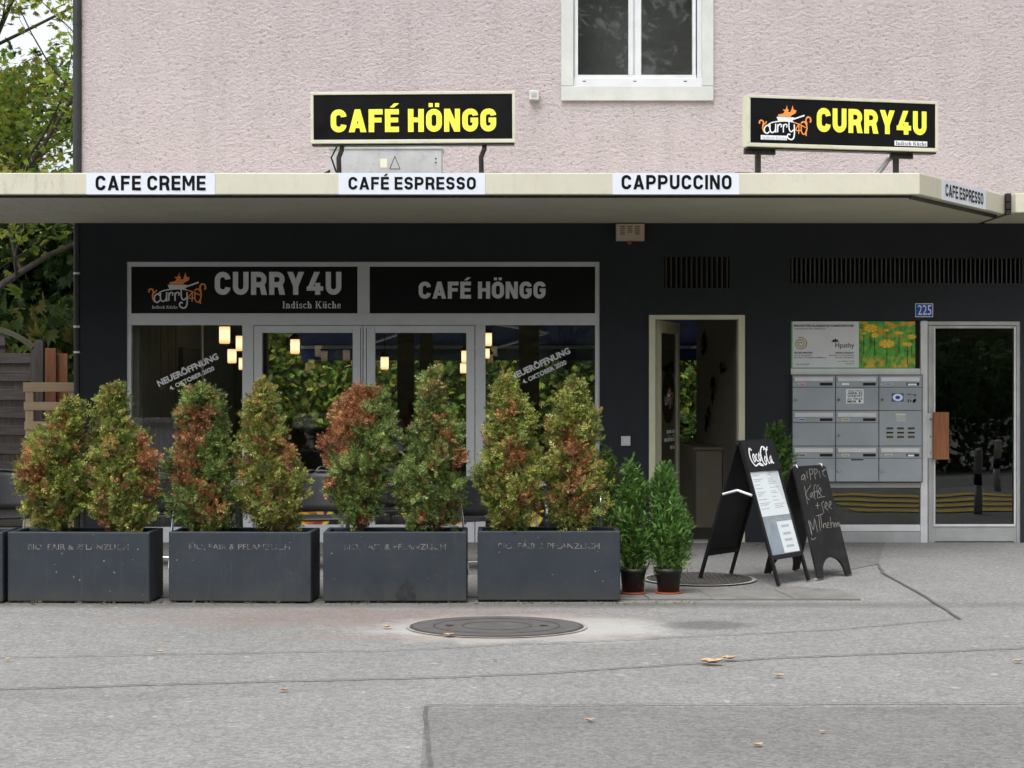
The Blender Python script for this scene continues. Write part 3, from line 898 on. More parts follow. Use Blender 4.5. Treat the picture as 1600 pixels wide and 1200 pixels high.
# ---- shopfront
sf = empty('shop_window', (0, 0, 0)); sf.parent = bld; sf['label'] = 'wide white framed shop window with two black sign panels and double door'
Y = .012
def fr(name, *boxes, y=Y, d=.07, m='white', bev=.003):
    mb = MB()
    for b in boxes: mb.pbox(*b, y, y + d)
    return mb.build(name, M[m], sf, bevel=bev)
fr('outer_frame', (198, 409, 205, 848), (930, 409, 937, 848))
fr('top_rail', (205, 409, 930, 416.5))
fr('middle_rail', (205, 489.5, 930, 508))
fr('mullion', (558.5, 416.5, 577.5, 489.5))
fr('mullion', (378.5, 508, 396, 848)); fr('mullion', (742.5, 508, 758.5, 848))
fr('bottom_rail', (205, 824, 378.5, 848)); fr('bottom_rail', (758.5, 824, 930, 848))
ND = Y - .008
for (x0, x1) in ((397, 566.6), (567.8, 741.5)):
    mb = MB()
    gx0, gx1 = (409.5, 551) if x0 < 500 else (586, 728.5)
    mb.pbox(x0, 508.8, gx0, 848, ND, ND + .07).pbox(gx1, 508.8, x1, 848, ND, ND + .07)
    mb.pbox(gx0, 508.8, gx1, 520, ND, ND + .07).pbox(gx0, 820, gx1, 848, ND, ND + .07)
    mb.build('door_leaf', M['white'], sf, bevel=.003)
    MB().pbox(gx0, 520, gx1, 820, Y + .028, Y + .034).build('pane', M['glass'], sf)
for x in (563.5, 572.5):
    MB().pbox(x - .5, 512, x + .5, 845, ND - .0015, ND).build('door_joint', M['dark'], sf)
MB().pbox(205, 508, 378.5, 824, Y + .030, Y + .036).build('pane', M['glass'], sf)
MB().pbox(758.5, 508, 930, 824, Y + .030, Y + .036).build('pane', M['glass'], sf)
MB().pbox(205, 416.5, 558.5, 489.5, Y + .012, Y + .03).build('sign_panel', M['sign_black'], sf)
MB().pbox(577.5, 416.5, 930, 489.5, Y + .012, Y + .03).build('sign_panel', M['sign_black'], sf)
yt = Y + .009
sign_text('lettering', 'CURRY4U', PX(335), PX(533), PZ(460.5), PZ(424.5), yt, M['greyvinyl'], sf, t=.235, gap=.11)
sign_text('lettering', 'CAFÉ HÖNGG', PX(654), PX(852.5), PZ(466.5), PZ(439.8), yt, M['greyvinyl'], sf, t=.235, gap=.10)
serif_text('lettering', 'Indisch Küche', PX(441), PX(533), PZ(481.5), .068, yt, M['greyvinyl'], sf)
k = 1 / 13.333 / 160
logo(sf, PX(232), PZ(410 + 860 / 13.333), k, yt, M['greyvinyl'])
serif_text('lettering', 'Indisch Küche', PX(237), PX(277), PZ(482), .030, yt, M['greyvinyl'], sf)
# opening notice on the panes
for (ax, ay, bx, by) in ((247, 604, 341, 560), (800, 594, 892, 551)):
    ang = math.atan2((ay - by), (bx - ax)); L_ = math.hypot(bx - ax, by - ay) / 160
    yy = Y + .0285
    btext('lettering', 'NEUERÖFFNUNG', PX(ax), PZ(ay), .060, M['greyvinyl'], sf, yy, .055, rot=(0, -ang, 0), width=L_)
    ox, oz = PX(ax + 18), PZ(ay + 6.0)
    btext('lettering', '4. OKTOBER 2020', ox, oz, .042, M['greyvinyl'], sf, yy, .05, rot=(0, -ang, 0), width=L_ * .74)
# printed food discs on the lower panes
def foodmat():
    t = NT('food_print')
    v = t.n("ShaderNodeTexVoronoi"); v.inputs['Scale'].default_value = 13
    t.l(t.geo.outputs['Position'], v.inputs['Vector'])
    cr = t.n("ShaderNodeValToRGB"); e = cr.color_ramp.elements
    e[0].color = (.02, .015, .01, 1); e[1].color = (.75, .55, .35, 1); e[1].position = .95
    for p, c in ((.25, (.45, .05, .02, 1)), (.5, (.75, .20, .02, 1)), (.7, (.15, .10, .02, 1)), (.82, (.7, .42, .03, 1))):
        x = e.new(p); x.color = c
    sc_ = t.n("ShaderNodeSeparateColor"); t.l(v.outputs['Color'], sc_.inputs[0]); t.l(sc_.outputs[0], cr.inputs[0])
    t.principled(cr.outputs[0], .4); return t.m
M['food'] = foodmat()
def plate_print(px, py, r, rim, a0=0, a1=360):
    yy = Y + .0275
    n = 28; cx, cz = PX(px), PZ(py)
    v = [(cx + r * math.cos(R(a0 + (a1 - a0) * k / n)), yy, cz + r * math.sin(R(a0 + (a1 - a0) * k / n))) for k in range(n + 1)]
    MB().add(v, [tuple(range(n + 1))]).build('food_print', M['food'], sf)
    mb = MB()
    for q in ribbon([(cx + r * math.cos(R(a0 + (a1 - a0) * k / n)), cz + r * math.sin(R(a0 + (a1 - a0) * k / n))) for k in range(n + 1)], .035):
        mb.add([(p.x, yy - .001, p.y) for p in q], [(0, 1, 2, 3)])
    mb.build('plate_rim', rim, sf)
plate_print(268, 806, .20, M['floweryellow'], 0, 180)
plate_print(345, 800, .17, M['orange'], 0, 180)
plate_print(490, 800, .16, M['floweryellow'])
plate_print(650, 770, .24, M['floweryellow'], 180, 360)
plate_print(704, 800, .15, M['orange'])
plate_print(820, 800, .17, M['floweryellow'])

# ---- interior of the cafe
IX0, IX1 = BX0 + .16, 2.27
MB().box(IX0, IX0 + .38, .16, BD - .2, 0, 2.82).build('interior_wall', M['plastergrey'], bld, label='left cafe interior wall')
MB().box(IX1, IX1 + .1, .16, 4.4, 0, 2.82).build('interior_wall', M['hallwall'], bld, label='pale wall inside the cafe door with metal ornaments')
RWx0, RWx1 = -3.25, 2.75
wall_holes('rear_ground_wall', BX0, BX1, 0, 3.2, [(RWx0, RWx1, .78, 2.6)], BD - .2, BD, M['plastergrey'], bld)
MB().box(IX1 + .1, 5.2, 4.3, 4.4, 0, 2.82).build('interior_wall', M['roomdark'], bld)
MB().box(5.2, 5.3, .16, 4.4, 0, 2.82).build('interior_wall', M['roomdark'], bld)
MB().box(IX1 + .1, IX1 + .12, .2, 4.3, 0, 2.82).build('interior_wall', M['roomdark'], bld)
rw = empty('rear_window', (0, 0, 0)); rw.parent = bld
MB().box(RWx0, RWx1, BD - .12, BD - .114, .78, 2.6).build('pane', M['glass_rear'], rw)
for a_, b_ in ((-1.52, -1.30), (.09, .36), (-1.22, -1.05)):
    MB().box(a_, b_, BD - .2, BD - .02, .78, 2.6).build('post', M['brownpost'], rw)
rnd = random.Random(4)
pw = empty('plank_panel', (0, 0, 0)); pw.parent = bld
x = .25
while x < 1.9:
    w = rnd.uniform(.09, .16)
    MB().box(IX0 + .38, IX0 + .40 + rnd.uniform(0, .012), x, x + w - .006, .1, 2.6).build('plank', M['barnwood'], pw)
    x += w
MB().box(IX0 + .38, IX0 + .45, 2.1, 3.3, 0, 1.95).build('dark_cabinet', M['roomdark'], pw)
MB().tube([(IX0 + .62, 2.3, 0), (IX0 + .62, 2.3, 2.82)], .015, 8).build('pole', M['alu_light'], pw)

def lampthing(px, py, Y, wpx, label, first=[None]):
    s = sc(Y); x, z = PX(px, Y), PZ(py, Y)
    k = wpx / s / .115
    if first[0] is None:
        t = empty('pendant_lamp', (x, Y, z))
        MB().lathe([(.0, -.095), (.05, -.095), (.0575, -.08), (.0575, .08), (.05, .1), (.0, .1)], n=20).build('lamp_shade', M['lamp'], t)
        MB().lathe([(.0, .16), (.03, .15), (.07, .11), (.075, .085), (.0585, .085)], n=20).build('lamp_cap', M['black'], t)
        0 and MB().lathe([(.086, -.07), (.095, -.02), (.095, .04), (.086, .085), (.083, .085), (.092, .04), (.092, -.02), (.083, -.07)], n=20).build('outer_glass', M['ambglass'], t)
        MB().tube([(0, 0, .15), (0, 0, 1.25)], .005, 6).build('cord', M['black'], t)
        first[0] = t
    else:
        t = copy_tree(first[0]); t.location = (x, Y, z)
    t.scale = (k, k, k)
    tag(t, label, 'lamp', 'glowing pendant lamps inside the cafe')
M['ambglass'] = glass('amber_outer_glass', (.75, .42, .25), 1.2)
lampthing(351, 523, 1.6, 17, 'glowing pendant lamp nearest the left window top, largest of its cluster')
lampthing(376, 536, 1.9, 15, 'glowing pendant lamp half hidden behind the left window mullion')
lampthing(362.5, 556, 2.3, 14, 'lowest fully visible glowing lamp of the left window cluster')
lampthing(379, 568, 2.9, 12, 'sliver of a glowing lamp at the mullion, lowest of the left cluster')
lampthing(461, 541, 3.0, 14.5, 'single glowing pendant lamp in the left door leaf against the blue awning')
lampthing(601, 567, 4.0, 12.5, 'single glowing pendant lamp at left of the right door leaf')
lampthing(727, 557, 3.4, 12, 'upper glowing lamp cut by the right edge of the right door leaf')
lampthing(724, 575, 4.4, 10, 'small lower glowing lamp at right edge of the right door leaf')
lampthing(762, 530, 2.6, 13, 'long glowing lamp at the left edge of the right shop pane')
lampthing(760, 552, 4.2, 10, 'small glowing lamp peeking at the left edge of the right shop pane')

ct = empty('bar_counter', (-1.9, 4.0, 0), 0, 'dark bar counter inside the cafe seen through the left door leaf', 'counter')
MB().box(-.9, .9, -.3, .3, 0, .98).build('counter_body', M['roomdark'], ct)
MB().box(-.95, .95, -.34, .34, .98, 1.02).build('counter_top', M['black'], ct, bevel=.004)
MB().tube([(-.25, -.2, 1.02), (-.25, -.2, 1.14)], .012, 8).lathe([(.0, 1.12), (.025, 1.135), (.03, 1.155), (.02, 1.18), (0, 1.185)], -.25, -.2, 12).build('tap', M['steel'], ct)
# cabinet in the hallway
hc = empty('hall_cabinet', (2.12, 2.6, 0), 0, 'low pale cabinet against the wall inside the open cafe door', 'cabinet')
MB().box(-.14, .14, -.9, .9, 0, .84).build('cabinet_body', M['hallwall'], hc, bevel=.004)
MB().box(-.17, .145, -.93, .93, .84, .87).build('cabinet_top', M['hallwall'], hc, bevel=.004)
rnd = random.Random(8)
for i, (yy, zz, rr, lb) in enumerate(((3.3, 1.98, .20, 'topmost dark metal wall ornament inside the cafe door'), (1.5, 1.72, .16, 'right dark metal wall ornament, nearest the door frame'), (2.4, 1.50, .22, 'largest dark metal wall ornament in the middle of the hallway wall'), (2.9, 1.15, .2, 'lowest dark metal wall ornament above the hall cabinet'))):
    mb = MB()
    for k in range(11):
        a = rnd.uniform(0, 2 * math.pi); r0 = rnd.uniform(.3, 1) * rr; w = rnd.uniform(.02, .05)
        cy_, cz_ = math.cos(a) * r0, math.sin(a) * r0
        nrm = (-math.sin(a) * w, math.cos(a) * w)
        xx = -.02 - .012 * k / 5
        mb.add([(xx, 0, 0), (xx - .02, cy_ * .6 + nrm[0], cz_ * .6 + nrm[1]), (xx, cy_ * 1.1, cz_ * 1.1), (xx - .02, cy_ * .6 - nrm[0], cz_ * .6 - nrm[1]),
                (xx + .01, cy_ * .6, cz_ * .6)], [(0, 1, 2, 3), (0, 3, 4), (0, 4, 1), (4, 3, 2), (4, 2, 1)])
    o = mb.build('wall_ornament', M['black'], None, loc=(IX1, yy, zz)); tag(o, lb, 'wall ornament', 'metal ornaments on the hallway wall')

# blue awning behind the cafe
aw = empty('blue_awning', (0, BD + .05, 2.45), 0, 'blue fabric awning outside the rear window of the cafe', 'awning')
mb = MB(); y1 = 1.9; za, zb = .15, -.34
mb.add([(-3.05, 0, za), (3.2, 0, za), (3.2, y1, zb), (-3.05, y1, zb), (-3.05, 0, za + .01), (3.2, 0, za + .01), (3.2, y1, zb + .01), (-3.05, y1, zb + .01)],
       [(0, 3, 2, 1), (4, 5, 6, 7), (0, 1, 5, 4), (1, 2, 6, 5), (2, 3, 7, 6), (3, 0, 4, 7)])
mb.box(-3.05, 3.2, y1, y1 + .01, zb - .22, zb + .01)
mb.build('awning_cloth', M['awning'], aw)
MB().box(-3.05, 3.2, y1 - .05, y1, zb - .05, zb - .003).build('front_bar', M['alu'], aw)
for x in (-2.2, -.2, 2.6):
    MB().tube([(x, .05, -.1), (x + .7, y1 * .5, -.18), (x, y1 - .05, zb - .03)], .02, 8).build('folding_arm', M['alu_light'], aw)

# ---- open cafe door
cd = empty('cafe_door', (0, 0, 0)); cd.parent = bld; cd['label'] = 'open cafe door with cream frame, glass leaf swung inwards'
mb = MB().pbox(1014, 492, 1024, 848, -.012, .14).pbox(1154, 492, 1164, 848, -.012, .14).pbox(1024, 492, 1154, 499, -.012, .14)
mb.build('door_frame', M['cream_frame'], cd, bevel=.003)
MB().box(DOOR[0], DOOR[1], -.05, .2, .0, .015).build('threshold', M['alu'], cd)
lf = bpy.data.objects.new('door_leaf', None)
lf = MB().box(0, .10, -.02, .02, .01, 2.18).box(.74, .82, -.02, .02, .01, 2.18).box(.10, .74, -.02, .02, 2.06, 2.18).box(.10, .74, -.02, .02, .01, .25).build('door_leaf', M['cream_frame'], cd, loc=(PX(1024) + .03, .17, 0), rot=(0, 0, R(70)), bevel=.003)
MB().box(.10, .74, -.004, .004, .25, 2.06).build('pane', M['glass_dark'], lf)
mb = MB(); n = 28
mb.add([(.42 + .24 * math.cos(2 * math.pi * k / n), -.006, 1.42 + .27 * math.sin(2 * math.pi * k / n)) for k in range(n)], [tuple(range(n))])
mb.build('round_sticker', M['sign_black'], lf)
fx = lambda a, b: (.25 + (a - 160) * .00029, 1.33 + (860 - b) * .00030)
strokes('logo_print', LOGO_W, M['greyvinyl'], lf, fx, (0, -.008, 0)); strokes('logo_flame', LOGO_O, M['orange'], lf, fx, (0, -.008, 0))
mb = MB(); rnd = random.Random(2)
for z, n in ((1.05, 3), (.97, 4), (.89, 2), (.62, 4), (.54, 4), (.46, 5)):
    x = .66
    for k in range(n):
        w = rnd.uniform(.05, .11); mb.add([(x - w, -.0055, z), (x, -.0055, z), (x, -.0055, z + .035), (x - w, -.0055, z + .035)], [(0, 1, 2, 3)]); x -= w + .02
mb.build('sticker_text', M['greyvinyl'], lf)
MB().tube([(.78, -.02, 1.02), (.78, -.06, 1.02), (.66, -.06, 1.02)], .009, 8).build('door_handle', M['steel'], lf)

# ---- glass entrance at right (frame around the mailbox panel + glass door)
ge = empty('entrance_door', (0, 0, 0)); ge.parent = bld; ge['label'] = 'aluminium framed glass entrance door with oak plank handle'
Y = .02
MB().pbox(1438.5, 501, 1449.5, 848, Y - .01, Y + .07).build('door_post', M['alu_light'], ge, bevel=.003)
MB().pbox(1450, 501.5, 1594.5, 508, Y, Y + .07).pbox(1588.5, 508, 1594.5, 848, Y, Y + .07).build('outer_frame', M['alu'], ge, bevel=.003)
YL = Y + .012
MB().pbox(1450.5, 508.8, 1461.5, 848, YL, YL + .05).pbox(1584.5, 508.8, 1588, 848, YL, YL + .05).pbox(1461.5, 508.8, 1584.5, 513, YL, YL + .05).pbox(1461.5, 822, 1584.5, 846, YL, YL + .05).build('leaf_frame', M['alu'], ge, bevel=.003)
MB().pbox(1459, 819, 1586, 822.5, YL - .012, YL).pbox(1459, 511, 1461.4, 819, YL - .010, YL - .001).pbox(1584.6, 511, 1587, 819, YL - .010, YL - .001).build('glazing_bead', M['alu_light'], ge)
MB().pbox(1461.5, 513, 1584.5, 822, YL + .02, YL + .026).build('pane', M['glass_dark'], ge)
MB().pbox(1449.5, 646, 1458, 716, YL - .02, YL).build('handle_plate', M['alu_light'], ge, bevel=.002)
MB().pbox(1458.5, 644, 1483, 718, YL - .07, YL - .03).build('door_handle', M['handlewood'], ge, bevel=.004)
mb = MB()
for py in (655, 682, 707):
    mb.tube([(PX(1454), YL - .03, PZ(py)), (PX(1454), YL - .02, PZ(py))], .008, 10)
mb.tube([(PX(1456), YL - .045, PZ(655)), (PX(1462), YL - .045, PZ(655))], .01, 8).tube([(PX(1456), YL - .045, PZ(712)), (PX(1462), YL - .045, PZ(712))], .01, 8)
mb.build('handle_screw', M['steel'], ge)
sg = empty('side_glazing', (0, 0, 0)); sg.parent = bld
MB().pbox(1236, 576, 1438, 585.5, -.012, Y + .06).build('rail', M['alu_light'], sg, bevel=.002)
MB().pbox(1238, 754, 1438, 762, Y, Y + .06).build('rail', M['alu'], sg, bevel=.002)
MB().pbox(1238, 820, 1438, 830, Y, Y + .06).build('rail', M['alu_light'], sg, bevel=.002)
MB().pbox(1238, 830.6, 1438.3, 848, Y + .006, Y + .06).build('kick_plate', M['alu'], sg, bevel=.002)
MB().pbox(1238, 762, 1438, 820, Y + .02, Y + .026).build('pane', M['glass_dark'], sg)
MB().pbox(1236, 501, 1438, 576, Y + .03, Y + .04).build('backing_panel', M['dark'], sg)
MB().pbox(1236, 585.5, 1438, 754, Y + .03, Y + .04).build('backing_panel', M['dark'], sg)

# poster
po = empty('practice_sign', (0, 0, 0), 0, 'homeopathy practice sign with white text half and flower meadow photo above the mailboxes', 'sign')
Y = .012
MB().pbox(1236, 502, 1430, 576, Y, Y + .012).build('green_border', M['greenprint'], po)
MB().pbox(1238.3, 502.3, 1342, 574.3, Y - .003, Y - .0005).build('text_panel', M['posterw'], po)
t = NT('meadow_print')
n1 = t.noise(14, 4, .6, t.pos((1.6, 1, 1)), .3, .7)
cc = t.mix(n1, (.03, .16, .02), (.16, .50, .06))
sx = t.n("ShaderNodeSeparateXYZ"); t.l(t.geo.outputs['Position'], sx.inputs[0])
up = t.ramp(sx.outputs[2], PZ(545), PZ(502))
cc = t.mix(t.math('MULTIPLY', t.noise(9, 3, .5, t.pos((1, 1, 2)), .48, .62), up), cc, (.80, .30, .03))
dn = t.ramp(sx.outputs[2], PZ(555), PZ(574))
cc = t.mix(t.math('MULTIPLY', t.noise(11, 3, .5, t.pos((1, 1, 1.5)), .44, .56), dn), cc, (.80, .40, .05))
t.principled(cc, .4); M['meadow'] = t.m
MB().pbox(1343, 502.3, 1430, 574.3, Y - .003, Y - .0005).build('photo_panel', M['meadow'], po)
mb = MB(); mc = MB(); ms = MB()
for (a, b, r, fl) in ((1361, 513, .075, .6), (1367, 524, .04, .7), (1350, 521, .03, .35), (1386, 516, .030, .5), (1386, 537, .085, .55), (1405, 520, .05, .35), (1418, 538, .06, .35), (1425, 526, .05, .5)):
    cx, cz = PX(a), PZ(b)
    for k in range(16):
        an = 2 * math.pi * k / 16
        w = .22
        p = [(0, 0), (r * .75 * math.cos(an - w), r * .75 * fl * math.sin(an - w)), (r * math.cos(an), r * fl * math.sin(an)), (r * .75 * math.cos(an + w), r * .75 * fl * math.sin(an + w))]
        (mb if k % 2 else mc).add([(cx + q[0], Y - .005 - .0004 * (k % 2), cz + q[1]) for q in p], [(0, 1, 2, 3)])
    ms.add([(cx - .003, Y - .004, cz - .2 if cz - .2 > PZ(573) else PZ(573)), (cx + .003, Y - .004, max(cz - .2, PZ(573))), (cx + .003, Y - .004, cz), (cx - .003, Y - .004, cz)], [(0, 1, 2, 3)])
tag(mb.build('flower_print', M['floweryellow'], po), kind='stuff'); tag(mc.build('flower_print', M['flame'], po), kind='stuff'); ms.build('flower_stems', M['ink'], po)
yy = Y - .005
btext('lettering', 'PRAXIS FÜR KLASSISCHE HOMÖOPATHIE', PX(1241), PZ(510.5), .021, M['ink'], po, yy, .035, width=PX(1334) - PX(1241))
btext('lettering', 'Limmattalstrasse 225 · 8049 Zürich', PX(1241), PZ(514.5), .012, M['ink'], po, yy, .01, width=PX(1290) - PX(1241))
btext('lettering', 'Hpathy', PX(1305.5), PZ(543), .050, M['ink'], po, yy, .0, width=PX(1335) - PX(1305.5))
btext('lettering', 'PETER PFISTER', PX(1241), PZ(552.5), .017, M['ink'], po, yy, .03, width=PX(1270) - PX(1241))
btext('lettering', 'KIRAN PANDAV', PX(1306), PZ(552.5), .017, M['ink'], po, yy, .03, width=PX(1334.5) - PX(1306))
for s_, a, b, z in (('Dipl. El. Homöopath', 1241, 1268, 556), ('Bach-Blüten Therapeut und Masseur', 1241, 1291, 559.5), ('Spezialist in kl. Homöopathie', 1296, 1334.5, 556), ('Ayurveda Therapeutin', 1305, 1334.5, 559.5), ('Tel. 078 641 34 88', 1309, 1334.5, 565.5), ('hpathy.ch', 1321, 1334.5, 569), ('Bitte 2 mal klingeln', 1245, 1265, 570)):
    btext('lettering', s_, PX(a), PZ(z), .0125, M['ink'], po, yy, .005, width=PX(b) - PX(a))
sp_ = []
for k in range(30):
    an = k / 29 * 2 * math.pi * 2.3; r = .012 + .055 * k / 29
    sp_.append((1251 + r * 160 * math.cos(an), 537 - r * 150 * math.sin(an)))
strokes('spiral_emblem', [(sp_, 1.6)], M['gold'], po, lambda a, b: (PX(a), PZ(b)), (0, yy, 0))
strokes('leaf_emblem', [('poly', [(1305 + dx * .2, 535), (1305 + dx - 1.6, 535 - dz * .6), (1305 + dx, 535 - dz), (1305 + dx + 1.6, 535 - dz * .6)]) for dx, dz in ((-4.5, 2.5), (-2.6, 5), (0.5, 6.5), (3.4, 4.8), (5.2, 2))], M['ink'], po, lambda a, b: (PX(a), PZ(b)), (0, yy, 0))

# house number
hn = empty('house_number_plate', (0, 0, 0), 0, 'small blue enamel house number plate reading 225', 'house number')
MB().pbox(1430, 474, 1458, 495.5, -.012, -.001).build('white_border', M['offwhite'], hn, bevel=.002)
MB().pbox(1431.2, 475.2, 1456.8, 494.3, -.016, -.0125).build('plate', M['enamel'], hn)
btext('number', '225', PX(1433.5), PZ(492), .100, M['offwhite'], hn, -.018, .004, width=PX(1454.5) - PX(1433.5))

# ---- mailboxes
mu = empty('mailbox_unit', (0, 0, 0), 0, 'grey aluminium mailbox unit of eight boxes and an intercom panel', 'mailboxes')
cols = [1238, 1305.7, 1373.2, 1441]; rows = [586, 641.5, 697, 753]
YB = -.055
lblc = {(0, 0): 'redprint', (1, 0): 'paper', (2, 0): 'bluesticker', (0, 1): 'bluesticker', (1, 1): 'gold', (0, 2): 'black', (1, 2): 'gold', (2, 2): 'gold'}
MB().pbox(1237, 585.4, 1441.6, 753.8, YB + .012, .05).build('housing', M['roomdark'], mu)
for j in range(3):
    for i in range(3):
        a, b, c, d_ = cols[i] + .6, rows[j] + .5, cols[i + 1] - .6, rows[j + 1] - .5
        if (i, j) == (2, 1):
            ip = MB().pbox(a, b, c, d_, YB, YB + .03).build('intercom_panel', M['alu_box'], mu, bevel=.002)
            MB().pbox(1399, 646, 1415.5, 659, YB - .004, YB).build('speaker_grille', M['alu'], ip)
            MB().pbox(1399.5, 646.4, 1415, 648.2, YB - .006, YB - .0041).build('grille_edge', M['alu_light'], ip)
            for ry in (669.5, 676.3, 683):
                for rx in (1390.5, 1407.2, 1424):
                    MB().pbox(rx - 5.2, ry - 1.6, rx + 5.2, ry + 1.6, YB - .003, YB).build('bell_button', M['dark'], ip)
                    MB().pbox(rx - 4.5, ry + .7, rx + 4.5, ry + 1.3, YB - .004, YB - .0031).build('bell_label', M['gold'], ip)
            continue
        mbx = MB().pbox(a, b, c, b + 18.2, YB, YB + .03).pbox(a, b + 19, c, d_, YB, YB + .03).build('mailbox', M['alu_box'], mu, bevel=.002)
        MB().pbox(a + 3, b + 3.2, c - 3.6, b + 9.5, YB - .009, YB).build('flap', M['alu_light'], mbx, bevel=.0015)
        MB().pbox(a + 2.2, b + 2.2, c - 2.8, b + 3.0, YB - .004, YB).build('flap_hinge', M['alu'], mbx)
        MB().pbox(c - 24, b + 11.6, c - 4.2, b + 15.8, YB - .002, YB).build('view_slot', M['dark'], mbx)
        if (i, j) in ((2, 0), (2, 2)):
            MB().pbox(c - 22, b + 12.8, c - (12 if j == 2 else 8), b + 15.6, YB - .003, YB - .0021).build('letter_inside', M['paper'], mbx)
        MB().pbox(a + 9, b + 11.9, a + 20.5, b + 15.2, YB - .003, YB).build('name_plate', M['paper'], mbx)
        MB().pbox(a + 9.6, b + 12.6, a + 19.8, b + 14.6, YB - .0036, YB - .0031).build('name_print', M[lblc[(i, j)]], mbx)
        x, z = PX(a + 3.4, YB), PZ(b + 13.9, YB)
        MB().tube([(x, YB - .003, z), (x, YB, z)], .010, 12).build('screw', M['alu'], mbx)
        x, z = PX(a + 3.6, YB), PZ(b + 38, YB)
        MB().tube([(x, YB - .018, z), (x, YB, z)], [.012, .012], 12).box(x - .01, x + .014, YB - .026, YB - .018, z - .003, z + .004).build('lock', M['steel'], mbx)
MB().pbox(1330, 717.5, 1349, 719.3, YB - .002, YB).build('letter_slot', M['dark'], mu)
MB().box(PX(1237), PX(1442), YB - .01, 0, PZ(585.4, YB), PZ(584.4, YB)).build('rain_edge', M['alu'], mu)
st = empty('sticker', (0, 0, 0), 0, 'white square sticker with black slogan text on the top middle mailbox', 'sticker')
MB().pbox(1322, 608, 1349.5, 630.5, YB - .003, YB - .0005).build('sticker_paper', M['paper'], st)
for s_, z, h in (('VIELES WENN', 611.8, .014), ('ABER ES', 616.2, .022), ('WARTET', 620.6, .022), ('SO VIELES', 624.4, .016), ('MEHR', 629.2, .024)):
    btext('slogan', s_, PX(1324, YB), PZ(z, YB), h, M['ink'], st, YB - .004, .03, width=(PX(1347.5, YB) - PX(1324, YB)) * (1 if s_ != 'MEHR' else .6))
MB().add([(PX(1343, YB) + .011 * math.cos(k * math.pi / 6), YB - .004, PZ(627, YB) + .011 * math.sin(k * math.pi / 6)) for k in range(12)], [tuple(range(12))]).build('dot', M['ink'], st)
st = empty('sticker', (0, 0, 0), 0, 'blue and white round emblem sticker on the top right mailbox', 'sticker')
MB().pbox(1393.5, 614.5, 1411.8, 627.5, YB - .003, YB - .0005).build('sticker_base', M['bluesticker'], st)
cx, cz = PX(1402.6, YB), PZ(621, YB)
for r, m_, dy in ((.045, 'paper', 0), (.022, 'enamel', .0006)):
    MB().add([(cx + r * 1.1 * math.cos(k * math.pi / 8), YB - .0036 - dy, cz + r * .8 * math.sin(k * math.pi / 8)) for k in range(16)], [tuple(range(16))]).build('emblem', M[m_], st)
st = empty('sticker', (0, 0, 0), 0, 'worn black and white number sticker remains at right on the top right mailbox', 'sticker')
strokes('worn_print', [([(1417.5, 617), (1421, 615.5), (1424, 617)], 1), ([(1426, 616.5), (1431, 617), (1429, 619.5)], 1), ([(1419, 624), (1419, 628.8)], 1.6), ([(1423, 624.5), (1423, 628.5)], 1.2), ('poly', [(1426, 626), (1428.5, 623), (1431.5, 623.5), (1431, 627), (1428, 629.5), (1426, 628.8)])], M['ink'], st, lambda a, b: (PX(a, YB), PZ(b, YB)), (0, YB - .003, 0))

# wall fittings
o = empty('socket_plate', (0, 0, 0), 0, 'small white switch plate on the dark wall between window and cafe door', 'socket')
MB().pbox(970.5, 681.5, 985, 696.5, -.014, 0).build('plate', M['white'], o, bevel=.004)
MB().pbox(974, 685, 981.5, 693, -.017, -.0141).build('insert', M['alu_light'], o, bevel=.001)
o = empty('speaker_box', (0, 0, 0), 0, 'beige louvred box mounted under the canopy above the dark wall', 'wall box')
Y = -.10
MB().pbox(963, 349.5, 1007, 376, Y, 0).build('casing', M['beige'], o, bevel=.004)
for k in range(5):
    for a, b in ((969, 976.5), (980.5, 988), (992, 999.5)):
        if k == 4 and a == 980.5: continue
        MB().pbox(a, 353 + k * 3, b, 354.3 + k * 3, Y - .001, Y + .002).build('louvre', M['brownpost'], o)
MB().lathe([(.0, -.035), (.02, -.03), (.03, 0), (.03, .01)], PX(984, Y), -.05, 12).build('sensor', M['orangewood'], o, loc=(0, 0, PZ(376, Y)))
o = empty('sensor_box', (0, 0, 0), 0, 'tiny grey junction box on the pink wall left of the upper window', 'junction box')
MB().pbox(827, 141, 842, 155.5, -.075, -.004).build('casing', M['stone_surround'], o, bevel=.006)
MB().pbox(830.5, 144, 838.5, 151, -.080, -.0755).build('cover', M['alu'], o, bevel=.001)

# ---- signs on the canopy
SW, SH, SD = 1.72, .435, .115
def make_sign(loc, rz, roll, label):
    r = empty('light_box_sign', loc, rz, label, 'sign')
    r.rotation_euler = (0, roll, rz)
    fr_ = .055
    MB().box(-SW / 2, SW / 2, .0, SD, 0, SH).build('housing', M['sign_cream'], r, bevel=.006)
    fb_, ft_, fs_ = .032, .026, .027
    for q in ((-SW / 2 + .002, SW / 2 - .002, .002, fb_), (-SW / 2 + .002, SW / 2 - .002, SH - ft_, SH - .002), (-SW / 2 + .002, -SW / 2 + fs_, fb_ + .0005, SH - ft_ - .0005), (SW / 2 - fs_, SW / 2 - .002, fb_ + .0005, SH - ft_ - .0005)):
        MB().box(q[0], q[1], -.014, -.0005, q[2], q[3]).build('front_frame', M['sign_cream'], r, bevel=.003)
    MB().box(-SW / 2 + fs_ + .0005, SW / 2 - fs_ - .0005, -.006, -.001, fb_ + .0005, SH - ft_ - .0005).build('face_panel', M['sign_black'], r)
    MB().box(-SW / 2 + .01, SW / 2 - .01, .01, SD - .01, -.014, -.0005).build('base_plate', M['bracket'], r)
    return r
Y1 = -2.38
s = sc(Y1)
